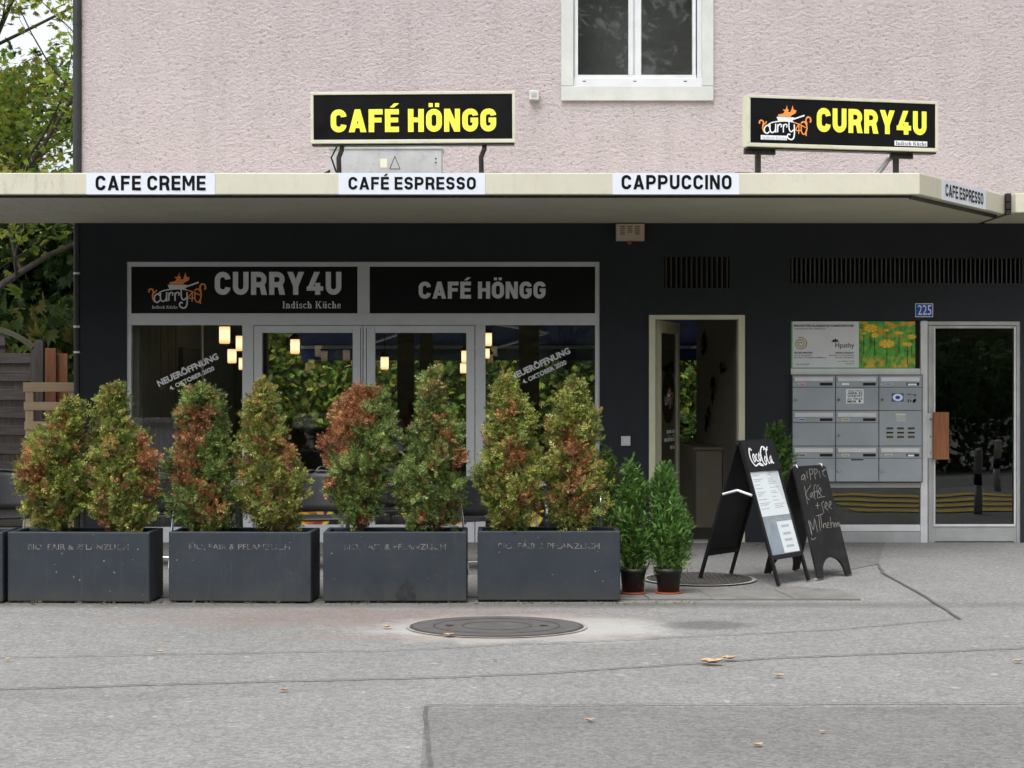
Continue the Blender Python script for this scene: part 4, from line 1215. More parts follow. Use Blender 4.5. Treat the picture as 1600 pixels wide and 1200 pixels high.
r = make_sign((PX(645.5, Y1), Y1, PZ(224, Y1)), 0, R(-.35), 'black light box sign with yellow CAFÉ HÖNGG lettering in cream frame on the canopy')
sign_text('lettering', 'CAFÉ HÖNGG', (517 - 645.5) / s, (775.5 - 645.5) / s, (224 - 206.3) / s, (224 - 170.5) / s, -.008, M['yellow'], r, t=.245, gap=.10)
for px in (533.5, 757):
    x = (px - 645.5) / s; z0 = 3.30 - PZ(224, Y1)
    MB().tube([(x, .06, -.012), (x - .004, .05, -.05), (x - .03, .06, -.11), (x - .028, .07, z0 + .012)], .021, 8).build('bracket', M['bracket'], r)
    MB().box(x - .17, x + .15, .02, .13, z0 - .002, z0 + .022).build('foot_plate', M['bracket'], r, bevel=.003)
mb = MB().tube([(-.65, .10, -.012), (-.70, .12, -.10), (-.66, .14, -.22), (-.60, .16, z0 + .01)], .008, 6)
mb.build('cable', M['black'], r)
Y2 = -2.26
s = sc(Y2)
r = make_sign((PX(1318, Y2) + .0, Y2, PZ(233.5, Y2)), R(12), 0, 'black light box sign with curry bowl logo and yellow CURRY4U lettering on the canopy')
sx_ = lambda px: (px - 1318) / s / math.cos(R(12))
sign_text('lettering', 'CURRY4U', sx_(1274), sx_(1454), (233.5 - 207.5) / s, (233.5 - 170) / s, -.008, M['yellow'], r, t=.245, gap=.10)
k = .85 / 13.33 / s
logo(r, sx_(1182), (233.5 - 214.5) / s, 1 / 13.333 * .95 / s, -.008, M['offwhite'])
for a, b, c, d_ in ((1184, 215.3, 1226, 222.3), (1401, 217.3, 1455, 225.3)):
    MB().box(sx_(a), sx_(b if False else c), -.010, -.0075, (233.5 - d_) / s, (233.5 - b) / s).build('label_strip', M['offwhite'], r, bevel=.001)
serif_text('lettering', 'Indisch Küche', sx_(1186.5), sx_(1225), (233.5 - 221.6) / s, .028, -.0115, M['papertext'], r)
serif_text('lettering', 'Indisch Küche', sx_(1403), sx_(1454), (233.5 - 224.2) / s, .032, -.0115, M['ink'], r)
z0 = 3.30 - PZ(233.5, Y2)
for px in (1190, 1415):
    x = sx_(px)
    MB().box(x - .15 if px < 1300 else x - .08, x + .12 if px < 1300 else x + .12, .05, .09, -.055, -.0145).build('bracket_arm', M['bracket'], r, rot=(0, 0, 0))
    MB().box(x - .05, x - .01, .05, .09, z0, -.056).build('bracket', M['bracket'], r)
    MB().box(x - .25, x + .16, .0, .10, z0 - .002, z0 + .018).build('foot_plate', M['bracket'], r, bevel=.003)
MB().tube([(sx_(1412), .12, -.03), (sx_(1402), .13, -.06), (sx_(1378), .15, z0 - .0)], .022, 10).build('conduit', M['alu'], r)
# cable box
Yc = -1.2
cb = empty('cable_box', (0, 0, 0), 0, 'grey sheet metal electrical box lying on the canopy behind the left sign', 'electrical box')
MB().box(PX(516, Yc), PX(690, Yc), Yc, Yc + .3, 3.302, PZ(231, Yc)).build('casing', M['cablebox'], cb, bevel=.006)
MB().box(PX(513, Yc), PX(692, Yc), Yc - .012, Yc + .31, PZ(233, Yc), PZ(230, Yc) + .004).build('lid', M['cablebox'], cb, bevel=.003)
MB().pbox(594, 248, 605, 262, Yc - .003, Yc).build('label_sticker', M['sign_cream'], cb)
strokes('warning_triangle', [([(609, 264), (617, 244), (625, 264), (609, 264)], 1.0)], M['galv'], cb, lambda a, b: (PX(a, Yc), PZ(b, Yc)), (0, Yc - .002, 0), smooth=False)
MB().tube([(PX(681, Yc), Yc - .004, PZ(248, Yc)), (PX(681, Yc), Yc, PZ(248, Yc))], .008, 8).tube([(PX(681, Yc), Yc - .004, PZ(254, Yc)), (PX(681, Yc), Yc, PZ(254, Yc))], .008, 8).build('screw', M['dark'], cb)
MB().tube([(PX(516, Yc), Yc + .1, 3.5), (PX(508, Yc), Yc, 3.46), (PX(500, Yc), Yc, 3.31)], .014, 6).tube([(PX(690, Yc), Yc + .1, 3.47), (PX(710, Yc), Yc, 3.45), (PX(722, Yc), Yc, 3.31)], .012, 6).build('cable', M['black'], cb)

# canopy banners
def banner(a, b, word, ta, tb, t0, t1, label):
    r = empty('canopy_banner', (0, FY, 0), 0, label, 'banner', 'white drink banners stuck along the canopy edge')
    s = sc(FY)
    MB().box((a - 800) / s, (b - 800) / s, -.004, -.0005, EYE + (600 - 303.6) / s, EYE + (600 - 269.5) / s - .004).build('banner_sheet', M['bannerw'], r)
    sign_text('lettering', word, (ta - 800) / s, (tb - 800) / s, EYE + (600 - t1) / s, EYE + (600 - t0) / s, -.006, M['ink'], r, t=.205, gap=.14)
banner(135, 336, 'CAFE CREME', 149.5, 321.5, 274.5, 297.5, 'white banner reading CAFE CREME at the left end of the canopy edge')
banner(529, 758, 'CAFÉ ESPRESSO', 544.5, 743.5, 276.5, 296.3, 'white banner reading CAFÉ ESPRESSO under the left sign')
banner(957, 1155, 'CAPPUCCINO', 971, 1143, 273.5, 296.0, 'white banner reading CAPPUCCINO on the middle right canopy edge')
# slanted banner on the angled canopy side
L_ = (e1 - e0).length
def along(px):  # solve position on edge for a photo column
    lo, hi = 0.0, 1.0
    for _ in range(40):
        m_ = (lo + hi) / 2; p = e0.lerp(e1, m_)
        if 800 + p.x * sc(p.y) < px: lo = m_
        else: hi = m_
    return lo * L_
ang = math.atan2(ed.y, ed.x)
r = empty('canopy_banner', (e0.x, e0.y, 0), ang, 'white banner reading CAFE ESPRESSO on the slanted right canopy side', 'banner', 'white drink banners stuck along the canopy edge')
MB().box(along(1471.5), along(1540), -.004, -.0005, 3.122, 3.296).build('banner_sheet', M['bannerw'], r)
sign_text('lettering', 'CAFE ESPRESSO', along(1476.5), along(1535.5), 3.158, 3.265, -.006, M['ink'], r, t=.19, gap=.13)

# ------------------------------------------------------------------ planters
PW, PD, PH = 1.015, .40, .505
def make_planter():
    r = empty('planter_box')
    t_ = .035
    mb = MB()
    o_ = [(-PW / 2, 0), (PW / 2, 0), (PW / 2, PD), (-PW / 2, PD)]
    i_ = [(-PW / 2 + t_, t_), (PW / 2 - t_, t_), (PW / 2 - t_, PD - t_), (-PW / 2 + t_, PD - t_)]
    v = [(x, y, .012) for x, y in o_] + [(x, y, PH) for x, y in o_] + [(x, y, PH) for x, y in i_] + [(x, y, PH - .12) for x, y in i_]
    f = [(3, 2, 1, 0)]
    for k in range(4):
        j = (k + 1) % 4
        f += [(k, j, 4 + j, 4 + k), (4 + k, 4 + j, 8 + j, 8 + k), (8 + k, 8 + j, 12 + j, 12 + k)]
    mb.add(v, f); mb.build('trough', M['planter'], r, bevel=.008)
    mb = MB(); n = 14
    rnd = random.Random(3)
    vs = [(-PW / 2 + t_ + (PW - 2 * t_) * i / n, t_ + (PD - 2 * t_) * j / 5, PH - .045 + rnd.uniform(-.012, .012)) for j in range(6) for i in range(n + 1)]
    mb.add(vs, [(j * (n + 1) + i, j * (n + 1) + i + 1, (j + 1) * (n + 1) + i + 1, (j + 1) * (n + 1) + i) for j in range(5) for i in range(n)])
    mb.build('soil', M['soil'], r)
    MB().box(-PW / 2 + .05, -PW / 2 + .12, .04, PD - .04, 0, .0125).box(PW / 2 - .12, PW / 2 - .05, .04, PD - .04, 0, .0125).build('foot', M['black'], r)
    return r
def worn():
    t = NT('worn_planter_lettering')
    n = t.noise(26, 4, .75, None, .47, .56)
    c = t.mix(n, (.028, .035, .044), (.17, .17, .15))
    t.principled(c, .7); return t.m
M['worn'] = worn()
pxs = [(-4.10, -4.69, 1, 'planter box cut off at the left edge of the picture, holding nothing visible'),
       (-3.062, -4.675, -2.5, 'leftmost fully visible dark planter box, below the pair of low leaning conifers'),
       (-1.925, -4.665, -3, 'second visible dark planter box, with worn lettering and a dirty lower right corner'),
       (-.828, -4.66, .3, 'third visible dark planter box with a dark wet stain at bottom middle'),
       (.262, -4.60, .3, 'rightmost dark planter box beside the potted green conifers')]
pl0 = None; planters = []
for i, (x, y, a, lb) in enumerate(pxs):
    if pl0 is None: pl0 = make_planter(); r = pl0
    else: r = copy_tree(pl0)
    # rotate about the middle of the front face
    r.location = (x, y, .0); r.rotation_euler = (0, 0, R(a))
    tag(r, lb, 'planter', 'dark planter boxes in a row in front of the cafe'); planters.append(r)
for r in planters[1:]:
    btext('worn_lettering', 'BIO, FAIR & PFLANZLICH', -.36, PH - .125, .042, M['worn'], r, -.0018, .005, width=.72)
mb = MB(); rnd = random.Random(5)
cx = (634 - 617) / 221; pts = []
for k in range(22):
    a_ = math.pi * k / 21
    pts.append((cx + .065 * math.cos(a_) * rnd.uniform(.75, 1.2), -.0015, .03 + .15 * math.sin(a_) * rnd.uniform(.8, 1.05)))
mb.add(pts + [(cx - .07, -.0015, .02), (cx + .07, -.0015, .02)], [tuple(list(range(22)) + [22, 23])])
M['wet'] = simple('wet_stain', (.022, .024, .027), .45, var=.4, scale=30, bump=.2)
mb.build('wet_stain', M['wet'], planters[3])

# ------------------------------------------------------------------ foliage tools
def inst_mesh(name, tv, tf, P, A, B, Sz, col, m, parent):
    """tv (k,3): u along A, v along B, w along A x B ; tf faces (nf,4) quads"""
    P = np.asarray(P); A = np.asarray(A); B = np.asarray(B); Sz = np.asarray(Sz)
    A = A / np.linalg.norm(A, axis=1, keepdims=True)
    B = B - A * np.sum(A * B, axis=1, keepdims=True); B = B / np.linalg.norm(B, axis=1, keepdims=True)
    C = np.cross(A, B)
    tv = np.asarray(tv, float); tf = np.asarray(tf)
    n, k = len(P), len(tv)
    V = P[:, None, :] + Sz[:, None, None] * (tv[None, :, 0:1] * A[:, None, :] + tv[None, :, 1:2] * B[:, None, :] + tv[None, :, 2:3] * C[:, None, :])
    V = V.reshape(-1, 3)
    F = (tf[None] + (np.arange(n) * k)[:, None, None]).reshape(-1, tf.shape[1])
    me = bpy.data.meshes.new(name)
    me.vertices.add(len(V)); me.vertices.foreach_set('co', V.ravel().astype(np.float32))
    nf = len(F); q = tf.shape[1]
    me.loops.add(nf * q); me.loops.foreach_set('vertex_index', F.ravel().astype(np.int32))
    me.polygons.add(nf)
    me.polygons.foreach_set('loop_start', (np.arange(nf) * q).astype(np.int32))
    me.polygons.foreach_set('loop_total', np.full(nf, q, np.int32))
    at = me.attributes.new('tint', 'FLOAT_COLOR', 'POINT')
    cc = np.ones((n, k, 4)); cc[:, :, :3] = np.asarray(col)[:, None, :]
    at.data.foreach_set('color', cc.ravel().astype(np.float32))
    me.materials.append(m); me.update(); me.validate()
    o = bpy.data.objects.new(name, me); link(o)
    if parent: o.parent = parent
    return o
def rhomb(u0, v0, ang, L, w, curve=0):
    ca, sa = math.cos(ang), math.sin(ang)
    pts = [(0, 0), (L * .45, w / 2), (L, 0), (L * .45, -w / 2)]
    return [(u0 + a * ca - b * sa, v0 + a * sa + b * ca, curve * (u0 + a) ** 2 + (.03 if b else 0)) for a, b in pts]
def spray_tmpl(nb=5, L=.5, w=.13, ang=42, curve=.25):
    v = []
    v += rhomb(0, 0, 0, 1.0, w, curve)
    for i in range(nb):
        u = .12 + .70 * i / nb
        l = L * (1 - .55 * i / nb) * (.75 if i == 0 else 1)
        for sg_ in (-1, 1):
            v += rhomb(u, 0, sg_ * R(ang + (i % 2) * 8), l, w, curve)
            if i in (1, 2):
                v += rhomb(u + l * .45 * math.cos(R(ang)), sg_ * l * .45 * math.sin(R(ang)), sg_ * R(8), l * .5, w * .8, curve)
    f = [(4 * k, 4 * k + 1, 4 * k + 2, 4 * k + 3) for k in range(len(v) // 4)]
    return v, f
def prongs(lst, w, seed=1):
    rnd = random.Random(seed); v = []
    for u, a, L in lst:
        q = rhomb(u, 0, R(a), L, w, .2); dz = rnd.uniform(-.16, .16)
        v += [q[0], (q[1][0], q[1][1], q[1][2] + dz * .5), (q[2][0], q[2][1], q[2][2] + dz), (q[3][0], q[3][1], q[3][2] + dz * .5)]
    return v, [(4 * k, 4 * k + 1, 4 * k + 2, 4 * k + 3) for k in range(len(v) // 4)]
THUJA = prongs([(0, 0, .62), (.08, 62, .44), (.12, -55, .40), (.36, 46, .46), (.42, -48, .42), (.56, 6, .50), (.66, 42, .30), (.70, -36, .28)], .115)
NEEDLE = spray_tmpl(4, .36, .055, 24, .1)
PALM = ([], [])
_v = []
for a_ in (-130, -85, -45, 0, 45, 85, 130):
    l = 1.0 - abs(a_) / 300
    _v += [(x, y, z - .35 * (x * x + y * y)) for x, y, z in rhomb(0, 0, R(a_ * .62), l, .30)]
PALM = (_v, [(4 * k, 4 * k + 1, 4 * k + 2, 4 * k + 3) for k in range(7)])

def conifer(idx, Y, prof, base_py, trunk_px, label, group, greens, browns=(), n_br=620, per=16, size=.060, lean=0, tmpl=THUJA, brown_p=.035, name='conifer', cat='conifer', zsoil=None, parent=None, upright=.7, ddepth=.78, inner=.25, inset=5.0):
    rng = np.random.RandomState(100 + idx)
    s = sc(Y)
    prof = sorted(prof)                      # (py, xl, xr)
    pys = np.array([p[0] for p in prof], float); xl = np.array([p[1] for p in prof], float); xr = np.array([p[2] for p in prof], float)
    zb = (zsoil if zsoil is not None else PZ(base_py, Y))
    tx = PX(trunk_px, Y)
    if parent is None:
        root = empty(name, (tx, Y, zb), 0, label, cat, group)
    else: root = parent
    # branch tips weighted by local width
    ws = np.interp(np.linspace(pys[0], pys[-1], 200), pys, xr - xl)
    yy = np.linspace(pys[0], pys[-1], 200)
    py = rng.choice(yy, n_br, p=(ws + 6) / (ws + 6).sum()) + rng.uniform(-1, 1, n_br) * 2
    py = np.maximum(py, pys[0] + inset * 1.3)
    l = np.interp(py, pys, xl); r_ = np.interp(py, pys, xr)
    ins = inset * np.clip((760 - py) / 110, .0, 1)
    l, r_ = np.minimum(l + ins, (l + r_) / 2 - 1.5), np.maximum(r_ - ins, (l + r_) / 2 + 1.5)
    cx = (l + r_) / 2; hw = (r_ - l) / 2
    phi = rng.uniform(0, 2 * np.pi, n_br)
    lum = .86 + .16 * np.sin(phi * 3 + py * .09 + idx) + rng.uniform(-.06, .06, n_br)
    rad = np.where(rng.rand(n_br) < inner, rng.uniform(.25, .7, n_br), rng.uniform(.74, 1.04, n_br)) * np.clip(lum, .68, 1.02)
    rad = np.where(rng.rand(n_br) < .05, rad * 1.13, rad)
    bx = (cx + hw * rad * np.cos(phi) - 800) / s - tx
    by = (hw / s) * ddepth * rad * np.sin(phi)
    bz = EYE + (600 - py) / s - zb
    P = []; A = []; B = []; Sz = []; C = []
    gr = np.array(greens)
    bpt = list(browns)
    fz = np.sin(bx * 34 + idx) * np.sin(bz * 27 + 2 * idx) + .6 * np.sin(bx * 71 + bz * 53 + by * 40)
    for i in range(n_br):
        if inset > 3 and fz[i] < -.42 and rad[i] > .7: continue
        if inset > 3 and py[i] > 805 and rng.rand() < (py[i] - 800) / 50: continue
        out = np.array([math.cos(phi[i]), math.sin(phi[i]), 0])
        up = np.array([0, 0, 1.0])
        # colour of the whole branchlet
        pb = brown_p
        for (qx, qy, qr, qp) in bpt:
            dd = math.hypot((bx[i] + tx) * s + 800 - qx, py[i] - qy) / qr
            if dd < 1 and by[i] < .05: pb = max(pb, qp)
        if rad[i] < .6 and brown_p > .03: pb = max(pb, .3)
        isb = rng.rand() < pb
        basec = (np.array([.37, .17, .075]) if rng.rand() < .6 else np.array([.23, .10, .05])) if isb else gr[rng.randint(len(gr))]
        br_dir = out * rng.uniform(.3, .9) + up * upright + rng.normal(0, .25, 3)
        br_dir /= np.linalg.norm(br_dir)
        c0_ = np.array([bx[i], by[i], bz[i]])
        for k in range(per):
            t_ = k / per
            dv = rng.normal(0, .5, 3)
            a = br_dir * .8 + dv
            P.append(c0_ + br_dir * size * 1.0 * (t_ - .7) + rng.normal(0, size * .33, 3) * (1.3 - .7 * t_))
            A.append(a); B.append(rng.normal(0, 1, 3))
            Sz.append(size * rng.uniform(.6, 1.15))
            cc = basec * rng.uniform(.65, 1.35) * np.array([rng.uniform(.9, 1.15), 1, rng.uniform(.8, 1.1)])
            if not isb and brown_p > .03 and rng.rand() < .03: cc = np.array([.24, .10, .05])
            C.append(cc)
    P = np.array(P)
    P[:, 2] = np.maximum(P[:, 2], .0)
    crown = inst_mesh('crown', tmpl[0], tmpl[1], P, A, B, Sz, np.clip(C, .004, .9), M['thuja'], root)
    # stems
    mb = MB(); rnd = random.Random(idx)
    top = EYE + (600 - pys[0]) / s - zb
    ctop = ((xl[0] + xr[0]) / 2 - 800) / s - tx
    main = [(0, 0, -.03), (ctop * .2 + rnd.uniform(-.01, .01), 0, top * .3), (ctop * .6, 0, top * .65), (ctop, 0, top * .97)]
    mb.tube(main, [.016, .012, .008, .003], 6)
    for k in range(26):
        i = rng.randint(n_br)
        z0 = max(0, bz[i] - rnd.uniform(.08, .2))
        u = min(1, z0 / max(top, .1))
        mb.tube([(ctop * u * u, 0, z0 * .9), ((bx[i]) * .55, by[i] * .55, (z0 + bz[i]) / 2), (bx[i], by[i], bz[i])], [.006, .004, .002], 4, False)
    for k in range(9):
        a_ = rnd.uniform(0, 6.28)
        mb.tube([(0.01 * math.cos(a_), .01 * math.sin(a_), 0), (.05 * math.cos(a_), .04 * math.sin(a_), .12), (.12 * math.cos(a_), .08 * math.sin(a_), .3)], [.006, .005, .002], 5, False)
    mb.build('trunk', M['twig'], root)
    return root

G1 = [(.20, .245, .045), (.14, .19, .04), (.27, .31, .07), (.085, .12, .028), (.31, .33, .085)]
G2 = [(.165, .235, .055), (.12, .19, .05), (.24, .30, .09), (.07, .11, .03)]
G3 = [(.26, .29, .06), (.19, .23, .055), (.32, .345, .10), (.11, .14, .035), (.22, .235, .055)]
grp = 'conifers planted in the row of planter boxes'
YT = -4.46
T = [
 ([(624, 108, 120), (633, 98, 130), (644, 80, 131), (665, 72, 133), (679, 47, 134), (704, 32, 138), (732, 28, 142), (755, 32, 142), (779, 36, 138), (805, 44, 128), (822, 62, 112)], 89,
  'leftmost conifer, leaning low shape with brown foliage on its left side', G1, [(50, 725, 26, .75), (100, 680, 16, .5), (68, 765, 18, .6), (40, 700, 12, .5)]),
 ([(602, 178, 190), (612, 160, 200), (625, 147, 203), (650, 140, 206), (672, 138, 222), (690, 140, 236), (716, 136, 250), (740, 134, 252), (779, 140, 250), (805, 150, 242), (836, 176, 212)], 178,
  'second conifer from the left with a brown dead right flank', G1, [(236, 715, 24, .95), (240, 752, 20, .8), (185, 700, 10, .3), (160, 815, 18, .5), (228, 690, 12, .9)]),
 ([(602, 294, 302), (606, 290, 330), (620, 281, 350), (650, 276, 361), (691, 270, 360), (716, 260, 368), (747, 258, 372), (779, 262, 374), (805, 272, 368), (826, 290, 356)], 322,
  'third conifer from the left, brown patch down its centre, broad rounded top', G2, [(300, 680, 26, .85), (318, 655, 20, .7), (295, 715, 20, .6), (320, 780, 30, .55), (350, 795, 16, .6), (300, 750, 25, .5)]),
 ([(595, 410, 418), (606, 400, 424), (622, 388, 428), (654, 380, 437), (685, 373, 450), (710, 371, 462), (747, 372, 475), (779, 376, 478), (805, 386, 470), (827, 410, 458)], 421,
  'fourth conifer from the left, light green pointed top with brown tips at right', G3, [(445, 695, 16, .6), (452, 720, 12, .5), (410, 700, 10, .4), (440, 770, 16, .4)]),
 ([(605, 566, 576), (608, 552, 604), (622, 532, 609), (640, 518, 615), (655, 510, 619), (685, 504, 623), (710, 497, 622), (732, 500, 618), (760, 514, 606), (779, 520, 600), (805, 530, 590), (826, 548, 580)], 562,
  'fifth conifer from the left, left half of its crown copper brown', G2, [(545, 640, 30, .95), (525, 690, 26, .95), (510, 715, 18, .9), (575, 620, 16, .8), (580, 655, 14, .85), (615, 690, 10, .6), (560, 600, 14, .9), (522, 755, 12, .7)]),
 ([(579, 670, 680), (592, 661, 688), (607, 655, 692), (638, 646, 702), (655, 643, 714), (669, 638, 724), (700, 633, 728), (732, 618, 729), (763, 614, 728), (794, 616, 722), (822, 640, 712)], 680,
  'sixth conifer from the left, tallest, evenly pointed green crown', G2, [(690, 680, 10, .6), (700, 705, 12, .6), (720, 720, 16, .65), (705, 800, 20, .5), (655, 795, 10, .5)]),
 ([(590, 788, 800), (607, 772, 808), (625, 765, 820), (638, 761, 830), (669, 755, 838), (700, 749, 842), (732, 744, 846), (763, 748, 848), (794, 756, 844), (822, 774, 826)], 800,
  'seventh conifer from the left, dense dark green cone with small brown tufts', G1, [(802, 648, 10, .6), (802, 710, 18, .6), (805, 735, 14, .5), (820, 770, 14, .3)]),
 ([(594, 898, 908), (607, 878, 914), (620, 868, 920), (638, 862, 926), (663, 858, 943), (700, 852, 941), (732, 847, 943), (763, 849, 948), (794, 855, 944), (822, 870, 924)], 893,
  'eighth conifer, rightmost in the planter row, yellow green with rusty inner twigs', G3, [(857, 665, 8, .9), (890, 700, 18, .5), (900, 740, 24, .45), (905, 785, 22, .5), (935, 705, 10, .5)]),
]
for i, (prof, tpx, lb, gs, brs) in enumerate(T):
    conifer(i, YT if i < 7 else YT + .05, prof, 826, tpx, lb, grp, gs, brs, zsoil=PH - .05)
# hanging green tuft over second planter is part of the crown profile above

# potted conifers
NG = [(.085, .185, .035), (.06, .135, .025), (.13, .25, .05), (.04, .09, .018)]
def pot(x, y, r0=.098, h=.185, label='', saucer=True, cat='potted plant', grp_=None):
    t = empty('potted_conifer', (x, y, .012), 0, label, cat, grp_)
    k = r0 / .098
    MB().lathe([(0, .008), (.078 * k, .008), (.092 * k, h - .03), (.099 * k, h - .03), (.101 * k, h), (.094 * k, h), (.090 * k, h - .05), (0, h - .05)], n=28).build('pot', M['pot'], t)
    MB().lathe([(0, h - .03), (.089 * k, h - .03)], n=20).build('soil', M['soil'], t)
    if saucer: MB().lathe([(0, .0), (.090 * k, .0), (.100 * k, .014), (.097 * k, .014), (.088 * k, .006), (0, .006)], n=28).build('saucer', M['terracotta'], t)
    return t
Yp = -4.17
t1 = pot(PX(989, Yp), Yp, label='left of the two bright green potted conifers beside the rightmost planter', grp_='bright green conifers in black pots')
conifer(20, Yp, [(690, 981, 986), (703, 978, 990), (718, 975, 1004), (740, 972, 1009), (765, 964, 1012), (790, 957, 1014), (812, 958, 1015), (838, 968, 1012), (858, 978, 1004), (872, 984, 996)], 890, 989, None, None, NG, n_br=520, per=10, size=.066, inset=1, tmpl=NEEDLE, brown_p=.0, zsoil=.17, parent=t1, upright=1.3, inner=.2)
t2 = pot(PX(1044.5, Yp), Yp, label='right of the two bright green potted conifers, wider with a pale low side shoot', grp_='bright green conifers in black pots')
conifer(21, Yp, [(694, 1036, 1042), (706, 1030, 1047), (722, 1020, 1052), (742, 1018, 1056), (765, 1016, 1066), (790, 1013, 1076), (812, 1014, 1078), (836, 1019, 1072), (856, 1026, 1062), (872, 1036, 1052)], 890, 1044.5, None, None, NG + [(.12, .26, .06)], n_br=620, per=10, size=.066, inset=1, tmpl=NEEDLE, brown_p=.0, zsoil=.17, parent=t2, upright=1.3, inner=.2)
for i, (px, Yb, prof, lb) in enumerate(((948, -1.0, [(676, 940, 950), (705, 930, 960), (745, 930, 962), (780, 928, 964), (810, 934, 962), (835, 942, 956)], 'dark green potted conifer against the dark wall behind the rightmost planter'),
                                   (1216, -.75, [(634, 1208, 1222), (655, 1199, 1232), (690, 1198, 1236), (715, 1198, 1240), (745, 1200, 1242), (780, 1202, 1240), (810, 1206, 1232), (832, 1212, 1226)], 'dark green potted conifer by the wall between cafe door and mailboxes'))):
    tb = pot(PX(px, Yb), Yb, .12, .22, lb, False, grp_='darker potted conifers standing at the wall')
    conifer(30 + i, Yb, prof, 838, px, None, None, NG[1:] + NG[3:], n_br=480, per=9, size=.085, inset=2, tmpl=NEEDLE, brown_p=.02, zsoil=.21, parent=tb, upright=1.3, inner=.2)

# ------------------------------------------------------------------ menu stand (A-frame) and chalkboard
def aframe(loc, rz, label, Hh, half, cat):
    return empty('pavement_sign', loc, rz, label, cat)
Hh, hs_ = 1.08, .34
L_ = math.hypot(Hh, hs_); al = math.atan2(hs_, Hh)
ms_ = empty('menu_stand', (1.90, -3.31, .012), R(52), 'black folding menu stand with white soft drink lettering and menu sheets under glass', 'menu stand')
hw = .25
fl = bpy.data.objects.new
mb = MB().box(-hw, -hw + .028, -.012, .012, -L_, 0).box(hw - .028, hw, -.012, .012, -L_, 0)
mb.box(-hw + .028, hw - .028, -.012, .012, -L_ + .20, -L_ + .235)
front = mb.build('front_leaf', M['black'], ms_, loc=(0, -.012, Hh), rot=(-al, 0, 0), bevel=.003)
MB().box(-hw + .001, hw - .001, -.022, -.0125, -.235, .012).build('header_panel', M['black'], front, bevel=.004)
bz = -L_ + .235
MB().box(-hw + .028, hw - .028, -.004, .004, bz, -.235).build('poster_backing', M['blueprint'], front)
mid = bz + (-.235 - bz) * .46
MB().box(-hw + .034, hw - .034, -.0065, -.0045, mid, -.242).build('menu_sheet', M['paper'], front)
MB().box(-.02, hw - .036, -.0075, -.0050, bz + .006, mid - .05).build('notice_sheet', M['paper'], front)
mb = MB(); rnd = random.Random(11)
for cx_ in (-.195, .02):
    z = -.27
    while z > mid + .03:
        w = rnd.uniform(.06, .16); mb.add([(cx_, -.0070, z), (cx_ + w, -.0070, z), (cx_ + w, -.0070, z + .006), (cx_, -.0070, z + .006)], [(0, 1, 2, 3)]); z -= rnd.choice([.014, .014, .03])
for z in (mid - .10, mid - .16, mid - .21, mid - .26):
    mb.add([(.03, -.0080, z), (.15, -.0080, z), (.15, -.0080, z + .02), (.03, -.0080, z + .02)], [(0, 1, 2, 3)])
mb.build('menu_print', M['papertext'], front)
btext('lettering', 'Gipfeli', -.17, mid - .055, .05, M['chalk'], front, -.0058, .01, width=.26)
MB().box(-hw + .028, hw - .028, -.0112, -.0092, bz, -.235).build('cover_glass', M['glass'], front)
cfx = lambda a, b: (-.185 + (a - 330) / 360 * .34, -.045 - (b - 230) / 220 * .155)
CC = [([(385, 265), (355, 240), (335, 295), (337, 370), (380, 438), (425, 425), (460, 412), (490, 430), (512, 445)], 15), ([(445, 425), (470, 437), (505, 440)], 14),
      ([(398, 300), (375, 335), (383, 392), (404, 372), (400, 305)], 13), ([(452, 305), (425, 330), (428, 385), (452, 385)], 13), ([(488, 300), (464, 340), (470, 390), (488, 352), (488, 300), (490, 390)], 13), ([(492, 330), (512, 322)], 10),
      ([(575, 265), (598, 240), (555, 232), (512, 300), (515, 395), (543, 435), (575, 415)], 16), ([(575, 335), (553, 370), (563, 408), (584, 385), (577, 338)], 12),
      ([(585, 238), (610, 262), (650, 232)], 14), ([(640, 262), (608, 285), (598, 370), (608, 425), (628, 408)], 13), ([(662, 340), (640, 372), (647, 418), (664, 380), (666, 345), (670, 420), (690, 415)], 13)]
strokes('script_logo', CC, M['offwhite'], front, cfx, (0, -.024, 0), k=1.1)
mb = MB().box(-hw, -hw + .028, -.012, .012, -L_, 0).box(hw - .028, hw, -.012, .012, -L_, 0)
mb.box(-hw + .028, hw - .028, -.012, .012, -L_ + .20, -L_ + .235).box(-hw + .028, hw - .028, .012, .02, -.235, 0)
back = mb.build('back_leaf', M['black'], ms_, loc=(0, .012, Hh), rot=(al, 0, 0), bevel=.003)
MB().box(-hw + .028, hw - .028, -.004, .004, bz, -.0).build('backing', M['black'], back)
mb = MB()
for sx__ in (-hw - .004,):
    mb.tube([(sx__, -.13, .68), (sx__, 0, .715)], .011, 6).tube([(sx__, 0, .715), (sx__, .13, .68)], .011, 6)
mb.build('spreader', M['alu_light'], ms_)
MB().tube([(-hw - .006, 0, Hh), (hw + .006, 0, Hh)], .022, 12).build('hinge_bar', M['black'], ms_)
MB().tube([(-hw - .010, 0, Hh), (-hw - .0065, 0, Hh)], .009, 10).build('hinge_bolt', M['steel'], ms_)

